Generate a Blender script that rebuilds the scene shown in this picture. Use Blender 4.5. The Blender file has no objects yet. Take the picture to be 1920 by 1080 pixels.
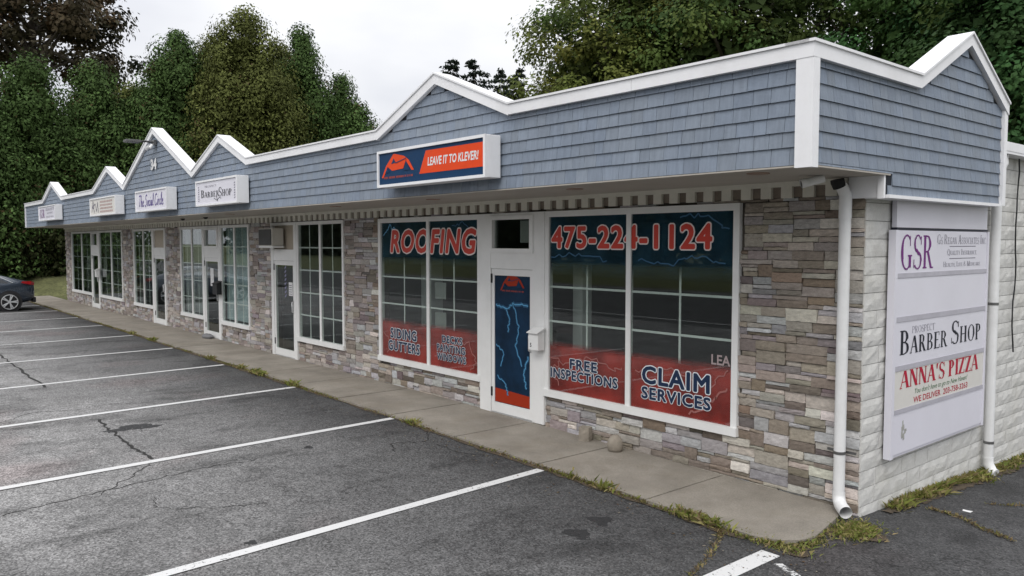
import bpy, math, random
import numpy as np
from mathutils import Matrix, Vector

random.seed(7)
RNG = np.random.default_rng(11)
SC = bpy.context.scene
COL = SC.collection
R = math.radians

# ------------------------------------------------------------------ camera
cam_d = bpy.data.cameras.new("camera")
cam_d.sensor_width = 36.0
cam_d.lens = 28.03
cam_d.clip_end = 3000.0
cam_o = bpy.data.objects.new("camera", cam_d)
COL.objects.link(cam_o)
right = Vector((0.645, 0.764, 0.0)).normalized()
fwd = Vector((-0.7629, 0.6440, -0.0567)).normalized()
right = (right - fwd * right.dot(fwd)).normalized()
up = right.cross(fwd)
mw = Matrix((right, up, -fwd)).transposed().to_4x4()
mw.translation = Vector((3.468, -7.138, 2.5))
cam_o.matrix_world = mw
SC.camera = cam_o
CAM = np.array([3.468, -7.138, 2.5])

# ------------------------------------------------------------------ sky, sun, exposure
SUN_EL, SUN_AZ = 58.0, 150.0          # azimuth measured in the scene: direction the light comes from
world = bpy.data.worlds.new("World")
SC.world = world
world.use_nodes = True
wn, wl = world.node_tree.nodes, world.node_tree.links
wn.clear()
out = wn.new("ShaderNodeOutputWorld")
bg = wn.new("ShaderNodeBackground")
bg.inputs["Strength"].default_value = 0.1
sky = wn.new("ShaderNodeTexSky")
sky.sky_type = 'NISHITA'
sky.sun_disc = False
sky.sun_elevation = R(SUN_EL)
sky.sun_rotation = R(SUN_AZ)
tc = wn.new("ShaderNodeTexCoord")
sep = wn.new("ShaderNodeSeparateXYZ")
wl.new(tc.outputs["Generated"], sep.inputs[0])
mp = wn.new("ShaderNodeMapping")
mp.inputs["Scale"].default_value = (1.0, 1.0, 2.6)
wl.new(tc.outputs["Generated"], mp.inputs[0])
nz = wn.new("ShaderNodeTexNoise")
nz.inputs["Scale"].default_value = 1.7
nz.inputs["Detail"].default_value = 5.0
nz.inputs["Roughness"].default_value = 0.5
wl.new(mp.outputs[0], nz.inputs["Vector"])
cr = wn.new("ShaderNodeValToRGB")
cr.color_ramp.elements[0].position = 0.38
cr.color_ramp.elements[0].color = (0.72, 0.735, 0.79, 1)
cr.color_ramp.elements[1].position = 0.62
cr.color_ramp.elements[1].color = (1.0, 1.0, 1.01, 1)
wl.new(nz.outputs["Fac"], cr.inputs[0])
# overcast luminance: the zenith of a cloudy sky is brighter than its horizon
zr = wn.new("ShaderNodeMapRange")
zr.inputs[1].default_value = 0.0
zr.inputs[2].default_value = 1.0
zr.inputs[3].default_value = 8.4
zr.inputs[4].default_value = 15.5
wl.new(sep.outputs["Z"], zr.inputs[0])
vm = wn.new("ShaderNodeVectorMath")
vm.operation = 'SCALE'
wl.new(cr.outputs[0], vm.inputs[0])
wl.new(zr.outputs[0], vm.inputs["Scale"])
mx = wn.new("ShaderNodeMixRGB")
mx.inputs[0].default_value = 0.93
wl.new(sky.outputs[0], mx.inputs[1])
wl.new(vm.outputs[0], mx.inputs[2])
wl.new(mx.outputs[0], bg.inputs[0])
wl.new(bg.outputs[0], out.inputs[0])

sun_d = bpy.data.lights.new("sun", 'SUN')
sun_d.energy = 1.4
sun_d.angle = R(35)
sun_d.color = (1.0, 0.97, 0.92)
sun_o = bpy.data.objects.new("sun", sun_d)
COL.objects.link(sun_o)
sd = Vector((0.55, -0.80, 1.20)).normalized()      # towards the sun
sun_o.rotation_euler = sd.to_track_quat('Z', 'Y').to_euler()
sky.sun_elevation = math.asin(sd.z)
sky.sun_rotation = math.atan2(sd.x, sd.y)

SC.view_settings.view_transform = 'Standard'
SC.view_settings.look = 'None'
SC.view_settings.exposure = 0.16
SC.view_settings.gamma = 1.0
SC.view_settings.use_curve_mapping = False
SC.render.engine = 'CYCLES'
SC.cycles.max_bounces = 6
SC.cycles.diffuse_bounces = 2
SC.cycles.glossy_bounces = 3
SC.cycles.transparent_max_bounces = 12
SC.cycles.use_denoising = True
SC.cycles.adaptive_threshold = 0.02

# ------------------------------------------------------------------ materials
MATS = {}


def M(name, col=(0.5, 0.5, 0.5), rough=0.6, var=0.08, vs=5.0, bump=0.0, bs=60.0, attr=False,
      metal=0.0, spec=0.4, grime=0.0, gs=1.2, gcol=(0.10, 0.085, 0.065), streak=None, fine=0.0, fs=300.0,
      coat=0.0, transl=0.0):
    if name in MATS:
        return MATS[name]
    m = bpy.data.materials.new(name)
    m.use_nodes = True
    n, l = m.node_tree.nodes, m.node_tree.links
    b = n["Principled BSDF"]
    b.inputs["Roughness"].default_value = rough
    b.inputs["Metallic"].default_value = metal
    b.inputs["Specular IOR Level"].default_value = spec
    b.inputs["Coat Weight"].default_value = coat
    geo = n.new("ShaderNodeNewGeometry")
    pos = geo.outputs["Position"]
    if attr:
        a = n.new("ShaderNodeAttribute")
        a.attribute_name = "col"
        cur = a.outputs["Color"]
    else:
        rgb = n.new("ShaderNodeRGB")
        rgb.outputs[0].default_value = (*col, 1)
        cur = rgb.outputs[0]

    def noise(scale, detail=4.0, rough_=0.6, vec=None):
        t = n.new("ShaderNodeTexNoise")
        t.inputs["Scale"].default_value = scale
        t.inputs["Detail"].default_value = detail
        t.inputs["Roughness"].default_value = rough_
        l.new(vec or pos, t.inputs["Vector"])
        return t.outputs["Fac"]

    def mult(cur, fac, lo, hi):
        mr = n.new("ShaderNodeMapRange")
        mr.inputs[1].default_value = 0.3
        mr.inputs[2].default_value = 0.7
        mr.inputs[3].default_value = lo
        mr.inputs[4].default_value = hi
        l.new(fac, mr.inputs[0])
        v = n.new("ShaderNodeVectorMath")
        v.operation = 'SCALE'
        l.new(cur, v.inputs[0])
        l.new(mr.outputs[0], v.inputs["Scale"])
        return v.outputs[0]
    if var:
        vec = None
        if streak:
            mpn = n.new("ShaderNodeMapping")
            mpn.inputs["Scale"].default_value = streak
            l.new(pos, mpn.inputs[0])
            vec = mpn.outputs[0]
        cur = mult(cur, noise(vs, 5.0, 0.65, vec), 1 - var, 1 + var)
    if fine:
        cur = mult(cur, noise(fs, 2.0, 0.7), 1 - fine, 1 + fine)
    if grime:
        g = noise(gs, 6.0, 0.7)
        mr = n.new("ShaderNodeMapRange")
        mr.inputs[1].default_value = 0.48
        mr.inputs[2].default_value = 0.75
        mr.inputs[3].default_value = 0.0
        mr.inputs[4].default_value = grime
        l.new(g, mr.inputs[0])
        mix = n.new("ShaderNodeMixRGB")
        l.new(mr.outputs[0], mix.inputs[0])
        l.new(cur, mix.inputs[1])
        mix.inputs[2].default_value = (*gcol, 1)
        cur = mix.outputs[0]
    l.new(cur, b.inputs["Base Color"])
    if bump:
        bn = n.new("ShaderNodeBump")
        bn.inputs["Strength"].default_value = bump
        bn.inputs["Distance"].default_value = 0.01
        l.new(noise(bs, 5.0, 0.65), bn.inputs["Height"])
        l.new(bn.outputs[0], b.inputs["Normal"])
    if transl:
        tr = n.new("ShaderNodeBsdfTranslucent")
        l.new(cur, tr.inputs[0])
        ms = n.new("ShaderNodeMixShader")
        ms.inputs[0].default_value = transl
        l.new(b.outputs[0], ms.inputs[1])
        l.new(tr.outputs[0], ms.inputs[2])
        l.new(ms.outputs[0], n["Material Output"].inputs[0])
    MATS[name] = m
    return m


def glass_mat(name, tint=(0.86, 0.9, 0.88), ior=1.55):
    m = bpy.data.materials.new(name)
    m.use_nodes = True
    n, l = m.node_tree.nodes, m.node_tree.links
    n.remove(n["Principled BSDF"])
    tr = n.new("ShaderNodeBsdfTransparent")
    tr.inputs[0].default_value = (*tint, 1)
    gl = n.new("ShaderNodeBsdfGlossy")
    gl.inputs["Roughness"].default_value = 0.012
    gl.inputs["Color"].default_value = (0.95, 0.97, 1, 1)
    # Schlick reflectance, the same from either side of the sheet
    geo = n.new("ShaderNodeNewGeometry")
    dt = n.new("ShaderNodeVectorMath")
    dt.operation = 'DOT_PRODUCT'
    l.new(geo.outputs["Normal"], dt.inputs[0])
    l.new(geo.outputs["Incoming"], dt.inputs[1])

    def mth(op, x, y=None):
        q = n.new("ShaderNodeMath")
        q.operation = op
        for i, v in enumerate((x, y)):
            if v is None:
                continue
            if isinstance(v, (int, float)):
                q.inputs[i].default_value = v
            else:
                l.new(v, q.inputs[i])
        return q.outputs[0]
    f0 = ((ior - 1) / (ior + 1)) ** 2
    pw = mth('POWER', mth('SUBTRACT', 1.0, mth('ABSOLUTE', dt.outputs["Value"])), 5.0)
    refl = mth('ADD', f0, mth('MULTIPLY', pw, 1 - f0))
    mix = n.new("ShaderNodeMixShader")
    l.new(refl, mix.inputs[0])
    l.new(tr.outputs[0], mix.inputs[1])
    l.new(gl.outputs[0], mix.inputs[2])
    l.new(mix.outputs[0], n["Material Output"].inputs[0])
    return m


GLASS = glass_mat("window_glass")
WHITE = M("white_vinyl", (0.84, 0.84, 0.83), 0.45, 0.05, 2.0, grime=0.10, gs=2.5, gcol=(0.45, 0.42, 0.37))
TRIMW = M("white_trim_metal", (0.86, 0.862, 0.88), 0.40, 0.05, 1.6, streak=(1.0, 1.0, 0.25), grime=0.18, gs=2.2, gcol=(0.50, 0.48, 0.46), bump=0.12, bs=3.0)
PVC = M("white_pvc", (0.78, 0.785, 0.785), 0.35, 0.05, 3.0, grime=0.18, gs=4.0, gcol=(0.42, 0.40, 0.36))
CREAM = M("cream_trim", (0.72, 0.70, 0.62), 0.6, 0.08, 3.0, grime=0.25, gs=2.0, gcol=(0.3, 0.27, 0.21))
SOFFIT = M("soffit_panel", (0.43, 0.40, 0.355), 0.7, 0.08, 1.0, grime=0.25, gs=1.5, gcol=(0.36, 0.31, 0.25))
BEIGE = M("beige_panel", (0.46, 0.40, 0.32), 0.6, 0.06)
SHAKE = M("blue_shake", attr=True, rough=0.62, var=0.13, vs=26.0, streak=(1.0, 1.0, 0.12), bump=0.35, bs=45.0, spec=0.3, grime=0.18, gs=0.9, gcol=(0.27, 0.31, 0.36))
SHEATH = M("shade_black_sheathing", (0.018, 0.022, 0.030), 0.8)  # near-black colour paints the shade in the hollows under the shake butts
STONE = M("ledge_stone", attr=True, rough=0.85, var=0.22, vs=16.0, streak=(1.0, 1.0, 2.2), bump=0.9, bs=38.0, spec=0.2, fine=0.10, fs=120.0, grime=0.12, gs=7.0, gcol=(0.11, 0.095, 0.08))
MORTAR = M("dark_mortar", (0.11, 0.098, 0.085), 0.95, 0.15, 12.0)
BLOCK = M("painted_block", (0.63, 0.625, 0.60), 0.75, 0.10, 7.0, bump=0.55, bs=26.0, spec=0.25, grime=0.40, gs=1.6, gcol=(0.42, 0.40, 0.32), fine=0.06, fs=60)
BLOCKJ = M("painted_joint", (0.44, 0.43, 0.41), 0.9, 0.1)
CONC = M("sidewalk_concrete", (0.275, 0.250, 0.215), 0.88, 0.20, 1.6, bump=0.5, bs=90.0, spec=0.2, fine=0.16, fs=70.0, grime=0.6, gs=1.3, gcol=(0.19, 0.165, 0.13))
CONCR = M("rough_concrete", (0.30, 0.265, 0.22), 0.9, 0.15, 9.0, bump=0.8, bs=40.0, spec=0.2)
JOINT = M("joint_dark", (0.08, 0.07, 0.055), 0.95)
BLACK = M("black_plastic", (0.018, 0.018, 0.02), 0.45, 0.0)
RUBBER = M("black_rubber", (0.014, 0.014, 0.015), 0.7, 0.1, 30)
STEEL = M("steel_band", (0.22, 0.22, 0.22), 0.4, 0.05, metal=0.8)
ALU = M("aluminium", (0.62, 0.63, 0.64), 0.35, 0.04, metal=0.6)
SIGNW = M("sign_white", (0.74, 0.73, 0.80), 0.4, 0.03, 1.5, grime=0.08, gs=2, gcol=(0.55, 0.53, 0.55))
SIGNG = M("sign_divider", (0.46, 0.45, 0.50), 0.5)
SIGNC = M("sign_cream", (0.72, 0.70, 0.66), 0.4, 0.03)
NAVY = M("print_navy", (0.010, 0.045, 0.115), 0.4, 0.04, spec=0.12)
ORANGE = M("print_orange", (0.78, 0.075, 0.018), 0.4, 0.04, spec=0.12)
PWHITE = M("print_white", (0.78, 0.78, 0.78), 0.4, 0.0, spec=0.12)
PRED = M("print_red", (0.50, 0.030, 0.020), 0.4, 0.0, spec=0.12)
PBLACK = M("print_black", (0.02, 0.022, 0.035), 0.45, 0.0, spec=0.12)
PGREY = M("print_grey", (0.20, 0.19, 0.24), 0.45, 0.0, spec=0.12)
PPURPLE = M("print_purple", (0.17, 0.028, 0.20), 0.45, 0.0, spec=0.12)
PVIOLET = M("print_violet", (0.10, 0.06, 0.30), 0.45, 0.0, spec=0.12)
PCRIM = M("print_crimson", (0.46, 0.02, 0.05), 0.45, 0.0, spec=0.12)
PGREEN = M("print_green", (0.06, 0.16, 0.07), 0.45, 0.0, spec=0.12)
PPINK = M("print_pink", (0.50, 0.36, 0.34), 0.45, 0.0)
PBLUE = M("print_pale_blue", (0.13, 0.42, 0.72), 0.4, 0.0)
PPALE = M("print_pale_rose", (0.40, 0.15, 0.135), 0.4, 0.0)
INTW = M("interior_wall", (0.24, 0.245, 0.24), 0.8, 0.05)
INTF = M("interior_floor", (0.07, 0.06, 0.055), 0.5, 0.1)
BLIND = M("blind_fabric", (0.42, 0.42, 0.43), 0.8, 0.1, 3.0)
BLINDB = M("blind_fabric_blue", (0.46, 0.55, 0.58), 0.8, 0.08, 3.0)
CURT = M("grey_curtain", (0.10, 0.10, 0.10), 0.9, 0.1, 3.0)
ROOFM = M("flat_roof", (0.12, 0.12, 0.12), 0.9, 0.1)
LEAFM = M("leaves", attr=True, rough=0.6, var=0.25, vs=0.45, spec=0.10, transl=0.25)
CEDARM = M("cedar_sprays", attr=True, rough=0.65, var=0.30, vs=0.7, spec=0.07, transl=0.15)
BARK = M("bark", (0.075, 0.062, 0.05), 0.95, 0.25, 8.0, bump=0.8, bs=20)
GRASSM = M("grass_blades", attr=True, rough=0.6, var=0.0, spec=0.2, transl=0.25)
SOIL = M("soil", (0.085, 0.065, 0.045), 0.95, 0.35, 18.0, bump=0.8, bs=60)
FIELD = M("field_grass", (0.085, 0.095, 0.028), 0.9, 0.35, 0.4, fine=0.3, fs=6.0, bump=0.5, bs=10)
PAINTC = (0.66, 0.66, 0.655)


def film_mat(name, col, zlo, zhi, flip=False, solid=0.97, soft=None):
    """printed window film whose ink fades out between two heights"""
    m = bpy.data.materials.new(name)
    m.use_nodes = True
    n, l = m.node_tree.nodes, m.node_tree.links
    b = n["Principled BSDF"]
    b.inputs["Roughness"].default_value = 0.4
    b.inputs["Specular IOR Level"].default_value = 0.2
    geo = n.new("ShaderNodeNewGeometry")
    sp = n.new("ShaderNodeSeparateXYZ")
    l.new(geo.outputs["Position"], sp.inputs[0])
    mr = n.new("ShaderNodeMapRange")
    mr.inputs[1].default_value = zlo
    mr.inputs[2].default_value = zhi
    mr.inputs[3].default_value = 0.0 if not flip else solid
    mr.inputs[4].default_value = solid if not flip else 0.0
    l.new(sp.outputs["Z"], mr.inputs[0])
    nn = n.new("ShaderNodeTexNoise")
    nn.inputs["Scale"].default_value = 2.3
    nn.inputs["Detail"].default_value = 6
    l.new(geo.outputs["Position"], nn.inputs["Vector"])
    rp = n.new("ShaderNodeValToRGB")
    rp.color_ramp.elements[0].position = 0.35
    rp.color_ramp.elements[0].color = (*[c * 0.55 for c in col], 1)
    rp.color_ramp.elements[1].position = 0.72
    rp.color_ramp.elements[1].color = (*[min(1, c * 1.35 + 0.01) for c in col], 1)
    l.new(nn.outputs["Fac"], rp.inputs[0])
    l.new(rp.outputs[0], b.inputs["Base Color"])
    t = n.new("ShaderNodeBsdfTransparent")
    mix = n.new("ShaderNodeMixShader")
    l.new(mr.outputs[0], mix.inputs[0])
    l.new(t.outputs[0], mix.inputs[1])
    l.new(b.outputs[0], mix.inputs[2])
    l.new(mix.outputs[0], n["Material Output"].inputs[0])
    return m


def asphalt_mat(name, lo, hi, patch=True):
    m = bpy.data.materials.new(name)
    m.use_nodes = True
    n, l = m.node_tree.nodes, m.node_tree.links
    b = n["Principled BSDF"]
    b.inputs["Specular IOR Level"].default_value = 0.35
    geo = n.new("ShaderNodeNewGeometry")
    P = geo.outputs["Position"]

    def noise(scale, detail=4, rough=0.6):
        t = n.new("ShaderNodeTexNoise")
        t.inputs["Scale"].default_value = scale
        t.inputs["Detail"].default_value = detail
        t.inputs["Roughness"].default_value = rough
        l.new(P, t.inputs["Vector"])
        return t.outputs["Fac"]

    def rng_(v, a, b_, c, d):
        r = n.new("ShaderNodeMapRange")
        for i, x in enumerate((a, b_, c, d)):
            r.inputs[i + 1].default_value = x
        l.new(v, r.inputs[0])
        return r.outputs[0]

    def math_(op, a, b_):
        q = n.new("ShaderNodeMath")
        q.operation = op
        for i, x in enumerate((a, b_)):
            if isinstance(x, (int, float)):
                q.inputs[i].default_value = x
            else:
                l.new(x, q.inputs[i])
        return q.outputs[0]
    sp = n.new("ShaderNodeSeparateXYZ")
    l.new(P, sp.inputs[0])
    # worn, bleached driving area away from the kerb; darker seal near the walk and at the near end
    dist = math_('ADD', sp.outputs["Y"], math_('MULTIPLY', rng_(noise(0.55, 4), 0.3, 0.7, -1, 1), 0.9))
    wear = rng_(dist, -4.6, -1.3, 1.0, 0.0)
    wx = rng_(math_('ADD', sp.outputs["X"], math_('MULTIPLY', rng_(noise(0.4, 3), 0.3, 0.7, -1, 1), 1.2)), -5.5, -0.8, 1.0, 0.25)
    wear = math_('MULTIPLY', wear, wx)
    base = n.new("ShaderNodeMixRGB")
    l.new(wear, base.inputs[0])
    base.inputs[1].default_value = (*lo, 1)
    base.inputs[2].default_value = (*hi, 1)
    cur = base.outputs[0]

    def mult(cur, v):
        s = n.new("ShaderNodeVectorMath")
        s.operation = 'SCALE'
        l.new(cur, s.inputs[0])
        l.new(v, s.inputs["Scale"])
        return s.outputs[0]
    cur = mult(cur, rng_(noise(1.1, 6, 0.65), 0.3, 0.7, 0.70, 1.30))
    cur = mult(cur, rng_(noise(7.0, 5, 0.7), 0.3, 0.7, 0.82, 1.18))
    cur = mult(cur, rng_(noise(42.0, 3, 0.7), 0.3, 0.7, 0.72, 1.28))
    # exposed aggregate
    vo = n.new("ShaderNodeTexVoronoi")
    vo.inputs["Scale"].default_value = 70.0
    l.new(P, vo.inputs["Vector"])
    sv = n.new("ShaderNodeSeparateXYZ")
    l.new(vo.outputs["Color"], sv.inputs[0])
    cur = mult(cur, rng_(sv.outputs["X"], 0.0, 1.0, 0.45, 1.55))
    cur = mult(cur, rng_(noise(210, 2, 0.5), 0.3, 0.7, 0.8, 1.2))
    # brighter chips
    vo2 = n.new("ShaderNodeTexVoronoi")
    vo2.inputs["Scale"].default_value = 48.0
    l.new(P, vo2.inputs["Vector"])
    sv2 = n.new("ShaderNodeSeparateXYZ")
    l.new(vo2.outputs["Color"], sv2.inputs[0])
    chip = math_('MULTIPLY', rng_(sv2.outputs["Y"], 0.93, 0.94, 0, 1), rng_(vo2.outputs["Distance"], 0.18, 0.30, 1, 0))
    mxc = n.new("ShaderNodeMixRGB")
    l.new(math_('MULTIPLY', chip, 0.5), mxc.inputs[0])
    l.new(cur, mxc.inputs[1])
    mxc.inputs[2].default_value = (0.32, 0.30, 0.28, 1)
    cur = mxc.outputs[0]
    if patch:
        # rosy worn patches and dark oil blotches
        pk = rng_(noise(0.42, 3, 0.5), 0.56, 0.68, 0.0, 0.35)
        mp_ = n.new("ShaderNodeMixRGB")
        mp_.blend_type = 'MULTIPLY'
        l.new(pk, mp_.inputs[0])
        l.new(cur, mp_.inputs[1])
        mp_.inputs[2].default_value = (1.25, 0.97, 0.95, 1)
        cur = mp_.outputs[0]
        mpv = n.new("ShaderNodeMapping")
        mpv.inputs["Scale"].default_value = (1.6, 0.8, 1)
        mpv.inputs["Location"].default_value = (3.3, 1.7, 0)
        l.new(P, mpv.inputs[0])
        on = n.new("ShaderNodeTexNoise")
        on.inputs["Scale"].default_value = 0.9
        on.inputs["Detail"].default_value = 7
        on.inputs["Roughness"].default_value = 0.7
        l.new(mpv.outputs[0], on.inputs["Vector"])
        ob = rng_(on.outputs["Fac"], 0.52, 0.66, 1.0, 0.52)
        cur = mult(cur, ob)
        # hairline crazing
        dn = n.new("ShaderNodeTexNoise")
        dn.inputs["Scale"].default_value = 2.6
        dn.inputs["Detail"].default_value = 5
        l.new(P, dn.inputs["Vector"])
        add = n.new("ShaderNodeMixRGB")
        add.blend_type = 'ADD'
        add.inputs[0].default_value = 0.55
        l.new(P, add.inputs[1])
        l.new(dn.outputs["Color"], add.inputs[2])
        v3 = n.new("ShaderNodeTexVoronoi")
        v3.feature = 'DISTANCE_TO_EDGE'
        v3.inputs["Scale"].default_value = 0.42
        l.new(add.outputs[0], v3.inputs["Vector"])
        crk = rng_(v3.outputs["Distance"], 0.0012, 0.0040, 1, 0)
        crk = math_('MULTIPLY', crk, rng_(noise(0.7, 3), 0.47, 0.56, 0, 1))
        cur = mult(cur, rng_(crk, 0, 1, 1.0, 0.5))
    l.new(cur, b.inputs["Base Color"])
    l.new(rng_(noise(1.0, 4), 0.3, 0.7, 0.72, 0.9), b.inputs["Roughness"])
    bn = n.new("ShaderNodeBump")
    bn.inputs["Strength"].default_value = 0.55
    bn.inputs["Distance"].default_value = 0.006
    l.new(vo.outputs["Distance"], bn.inputs["Height"])
    l.new(bn.outputs[0], b.inputs["Normal"])
    MATS[name] = m
    return m


ASPH = asphalt_mat("asphalt", (0.056, 0.056, 0.057), (0.225, 0.222, 0.219))
ROADM = asphalt_mat("road_asphalt", (0.07, 0.07, 0.07), (0.08, 0.08, 0.08), False)


def paint_mat(name, wear, colour=None):
    m = bpy.data.materials.new(name)
    m.use_nodes = True
    n, l = m.node_tree.nodes, m.node_tree.links
    b = n["Principled BSDF"]
    b.inputs["Base Color"].default_value = (*(colour or PAINTC), 1)
    b.inputs["Roughness"].default_value = 0.7
    geo = n.new("ShaderNodeNewGeometry")
    t1 = n.new("ShaderNodeTexNoise")
    t1.inputs["Scale"].default_value = 26
    t1.inputs["Detail"].default_value = 6
    t1.inputs["Roughness"].default_value = 0.75
    l.new(geo.outputs["Position"], t1.inputs["Vector"])
    t2 = n.new("ShaderNodeTexNoise")
    t2.inputs["Scale"].default_value = 1.1
    t2.inputs["Detail"].default_value = 3
    l.new(geo.outputs["Position"], t2.inputs["Vector"])
    a = n.new("ShaderNodeMath")
    a.operation = 'MULTIPLY_ADD'
    a.inputs[1].default_value = 0.35
    l.new(t2.outputs["Fac"], a.inputs[0])
    l.new(t1.outputs["Fac"], a.inputs[2])
    r = n.new("ShaderNodeMapRange")
    r.inputs[1].default_value = wear
    r.inputs[2].default_value = wear + 0.035
    r.inputs[3].default_value = 1.0
    r.inputs[4].default_value = 0.08
    l.new(a.outputs[0], r.inputs[0])
    tr = n.new("ShaderNodeBsdfTransparent")
    mix = n.new("ShaderNodeMixShader")
    l.new(r.outputs[0], mix.inputs[0])
    l.new(tr.outputs[0], mix.inputs[1])
    l.new(b.outputs[0], mix.inputs[2])
    l.new(mix.outputs[0], n["Material Output"].inputs[0])
    return m


PAINT = paint_mat("line_paint", 0.795)
PAINTW = paint_mat("line_paint_worn", 0.755)
PAINTV = paint_mat("line_paint_faded", 0.66)

# ------------------------------------------------------------------ mesh helpers
WORLD = {}


def empty(name, loc, label=None, cat=None, group=None, parent=None):
    o = bpy.data.objects.new(name, None)
    COL.objects.link(o)
    WORLD[o.name] = Vector(loc)
    o.location = loc
    o.empty_display_size = 0.2
    if parent is not None:
        o.parent = parent
        o.location = Vector(loc) - WORLD[parent.name]
    tag(o, label, cat, group)
    return o


def tag(o, label=None, cat=None, group=None, kind=None):
    if label:
        o["label"] = label
    if cat:
        o["category"] = cat
    if group:
        o["group"] = group
    if kind:
        o["kind"] = kind
    return o


def place(o, parent, loc):
    COL.objects.link(o)
    WORLD[o.name] = Vector(loc)
    if parent is not None:
        o.parent = parent
        o.location = Vector(loc) - WORLD[parent.name]
    else:
        o.location = loc
    return o


class MB:
    def __init__(s):
        s.v, s.f, s.c = [], [], []

    def add(s, vs, fs, col=None):
        k = len(s.v)
        s.v += [tuple(p) for p in vs]
        for f in fs:
            s.f.append(tuple(i + k for i in f))
            s.c.append(col)
        return s

    def box(s, x0, x1, y0, y1, z0, z1, col=None):
        vs = [(x0, y0, z0), (x1, y0, z0), (x1, y1, z0), (x0, y1, z0), (x0, y0, z1), (x1, y0, z1), (x1, y1, z1), (x0, y1, z1)]
        return s.add(vs, [(0, 3, 2, 1), (4, 5, 6, 7), (0, 1, 5, 4), (1, 2, 6, 5), (2, 3, 7, 6), (3, 0, 4, 7)], col)

    def quad(s, a, b, c, d, col=None):
        return s.add([a, b, c, d], [(0, 1, 2, 3)], col)

    def prism_y(s, poly, y0, y1, col=None):       # poly in (x,z), counter-clockwise seen from -y
        n = len(poly)
        vs = [(x, y0, z) for x, z in poly] + [(x, y1, z) for x, z in poly]
        fs = [tuple(range(n)), tuple(range(2 * n - 1, n - 1, -1))]
        fs += [(i, i + n, (i + 1) % n + n, (i + 1) % n) for i in range(n)]
        return s.add(vs, fs, col)

    def prism_x(s, poly, x1, x0, col=None):       # poly in (y,z), counter-clockwise seen from +x; x1 outer
        n = len(poly)
        vs = [(x1, y, z) for y, z in poly] + [(x0, y, z) for y, z in poly]
        fs = [tuple(range(n)), tuple(range(2 * n - 1, n - 1, -1))]
        fs += [(i, i + n, (i + 1) % n + n, (i + 1) % n) for i in range(n)]
        return s.add(vs, fs, col)

    def tube(s, path, rads, n=12, cap=True, col=None):
        path = [Vector(p) for p in path]
        if isinstance(rads, (int, float)):
            rads = [rads] * len(path)
        k = len(s.v)
        ref = Vector((0.31, 0.17, 0.93))
        for i, p in enumerate(path):
            t = (path[min(i + 1, len(path) - 1)] - path[max(i - 1, 0)]).normalized()
            u = t.cross(ref)
            if u.length < 1e-3:
                u = t.cross(Vector((1, 0, 0)))
            u.normalize()
            w = t.cross(u)
            for j in range(n):
                a = 2 * math.pi * j / n
                s.v.append(tuple(p + (u * math.cos(a) + w * math.sin(a)) * rads[i]))
        for i in range(len(path) - 1):
            for j in range(n):
                a, b = k + i * n + j, k + i * n + (j + 1) % n
                s.f.append((a, b, b + n, a + n))
                s.c.append(col)
        if cap:
            q = len(s.v)
            s.v += s.v[k:k + n] + s.v[k + (len(path) - 1) * n:k + len(path) * n]
            s.f.append(tuple(q + j for j in range(n))[::-1])
            s.f.append(tuple(q + n + j for j in range(n)))
            s.c += [col, col]
        return s

    def build(s, name, mat, parent=None, smooth=False, kind=None, bevel=0.0):
        V = np.array(s.v, dtype=float)
        c = (V.min(0) + V.max(0)) / 2
        me = bpy.data.meshes.new(name)
        me.from_pydata([tuple(p) for p in (V - c)], [], s.f)
        me.materials.append(mat)
        if any(x is not None for x in s.c):
            at = me.color_attributes.new("col", 'FLOAT_COLOR', 'CORNER')
            buf = []
            for f, col in zip(s.f, s.c):
                buf += list((*(col or (0.5, 0.5, 0.5)), 1.0)) * len(f)
            at.data.foreach_set("color", buf)
        if smooth:
            me.polygons.foreach_set("use_smooth", [True] * len(me.polygons))
        me.update()
        o = bpy.data.objects.new(name, me)
        place(o, parent, c)
        if bevel:
            bm = o.modifiers.new("bevel", 'BEVEL')
            bm.width = bevel
            bm.segments = 2
            bm.limit_method = 'ANGLE'
        if kind:
            o["kind"] = kind
        return o


def np_obj(name, V, F, C, mat, parent=None, kind=None):
    """quads from arrays, one colour per face"""
    c = (V.min(0) + V.max(0)) / 2
    me = bpy.data.meshes.new(name)
    nv, nf = len(V), len(F)
    k = F.shape[1]
    me.vertices.add(nv)
    me.vertices.foreach_set("co", (V - c).astype(np.float32).ravel())
    me.loops.add(nf * k)
    me.loops.foreach_set("vertex_index", F.astype(np.int32).ravel())
    me.polygons.add(nf)
    me.polygons.foreach_set("loop_start", (np.arange(nf) * k).astype(np.int32))
    me.polygons.foreach_set("loop_total", np.full(nf, k, dtype=np.int32))
    me.materials.append(mat)
    me.update(calc_edges=True)
    at = me.color_attributes.new("col", 'FLOAT_COLOR', 'CORNER')
    cc = np.concatenate([C, np.ones((nf, 1))], 1)
    at.data.foreach_set("color", np.repeat(cc, k, 0).astype(np.float32).ravel())
    o = bpy.data.objects.new(name, me)
    place(o, parent, Vector(c))
    if kind:
        o["kind"] = kind
    return o


def lerp(x, pts):
    if x <= pts[0][0]:
        return pts[0][1]
    for (a, za), (b, zb) in zip(pts, pts[1:]):
        if x <= b:
            return za + (zb - za) * (x - a) / (b - a)
    return pts[-1][1]


GZ = [(-60, 0.115), (-34, 0.11), (-20, 0.09), (-6, 0.05), (0, -0.03), (40, -0.10)]


def gz(x, y=-1.0):
    z = lerp(x, GZ)
    s = min(1.0, max(0.0, (x + 2.0) / 2.0))
    return z - 0.05 * min(max(y, 0), 8.0) * s


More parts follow.
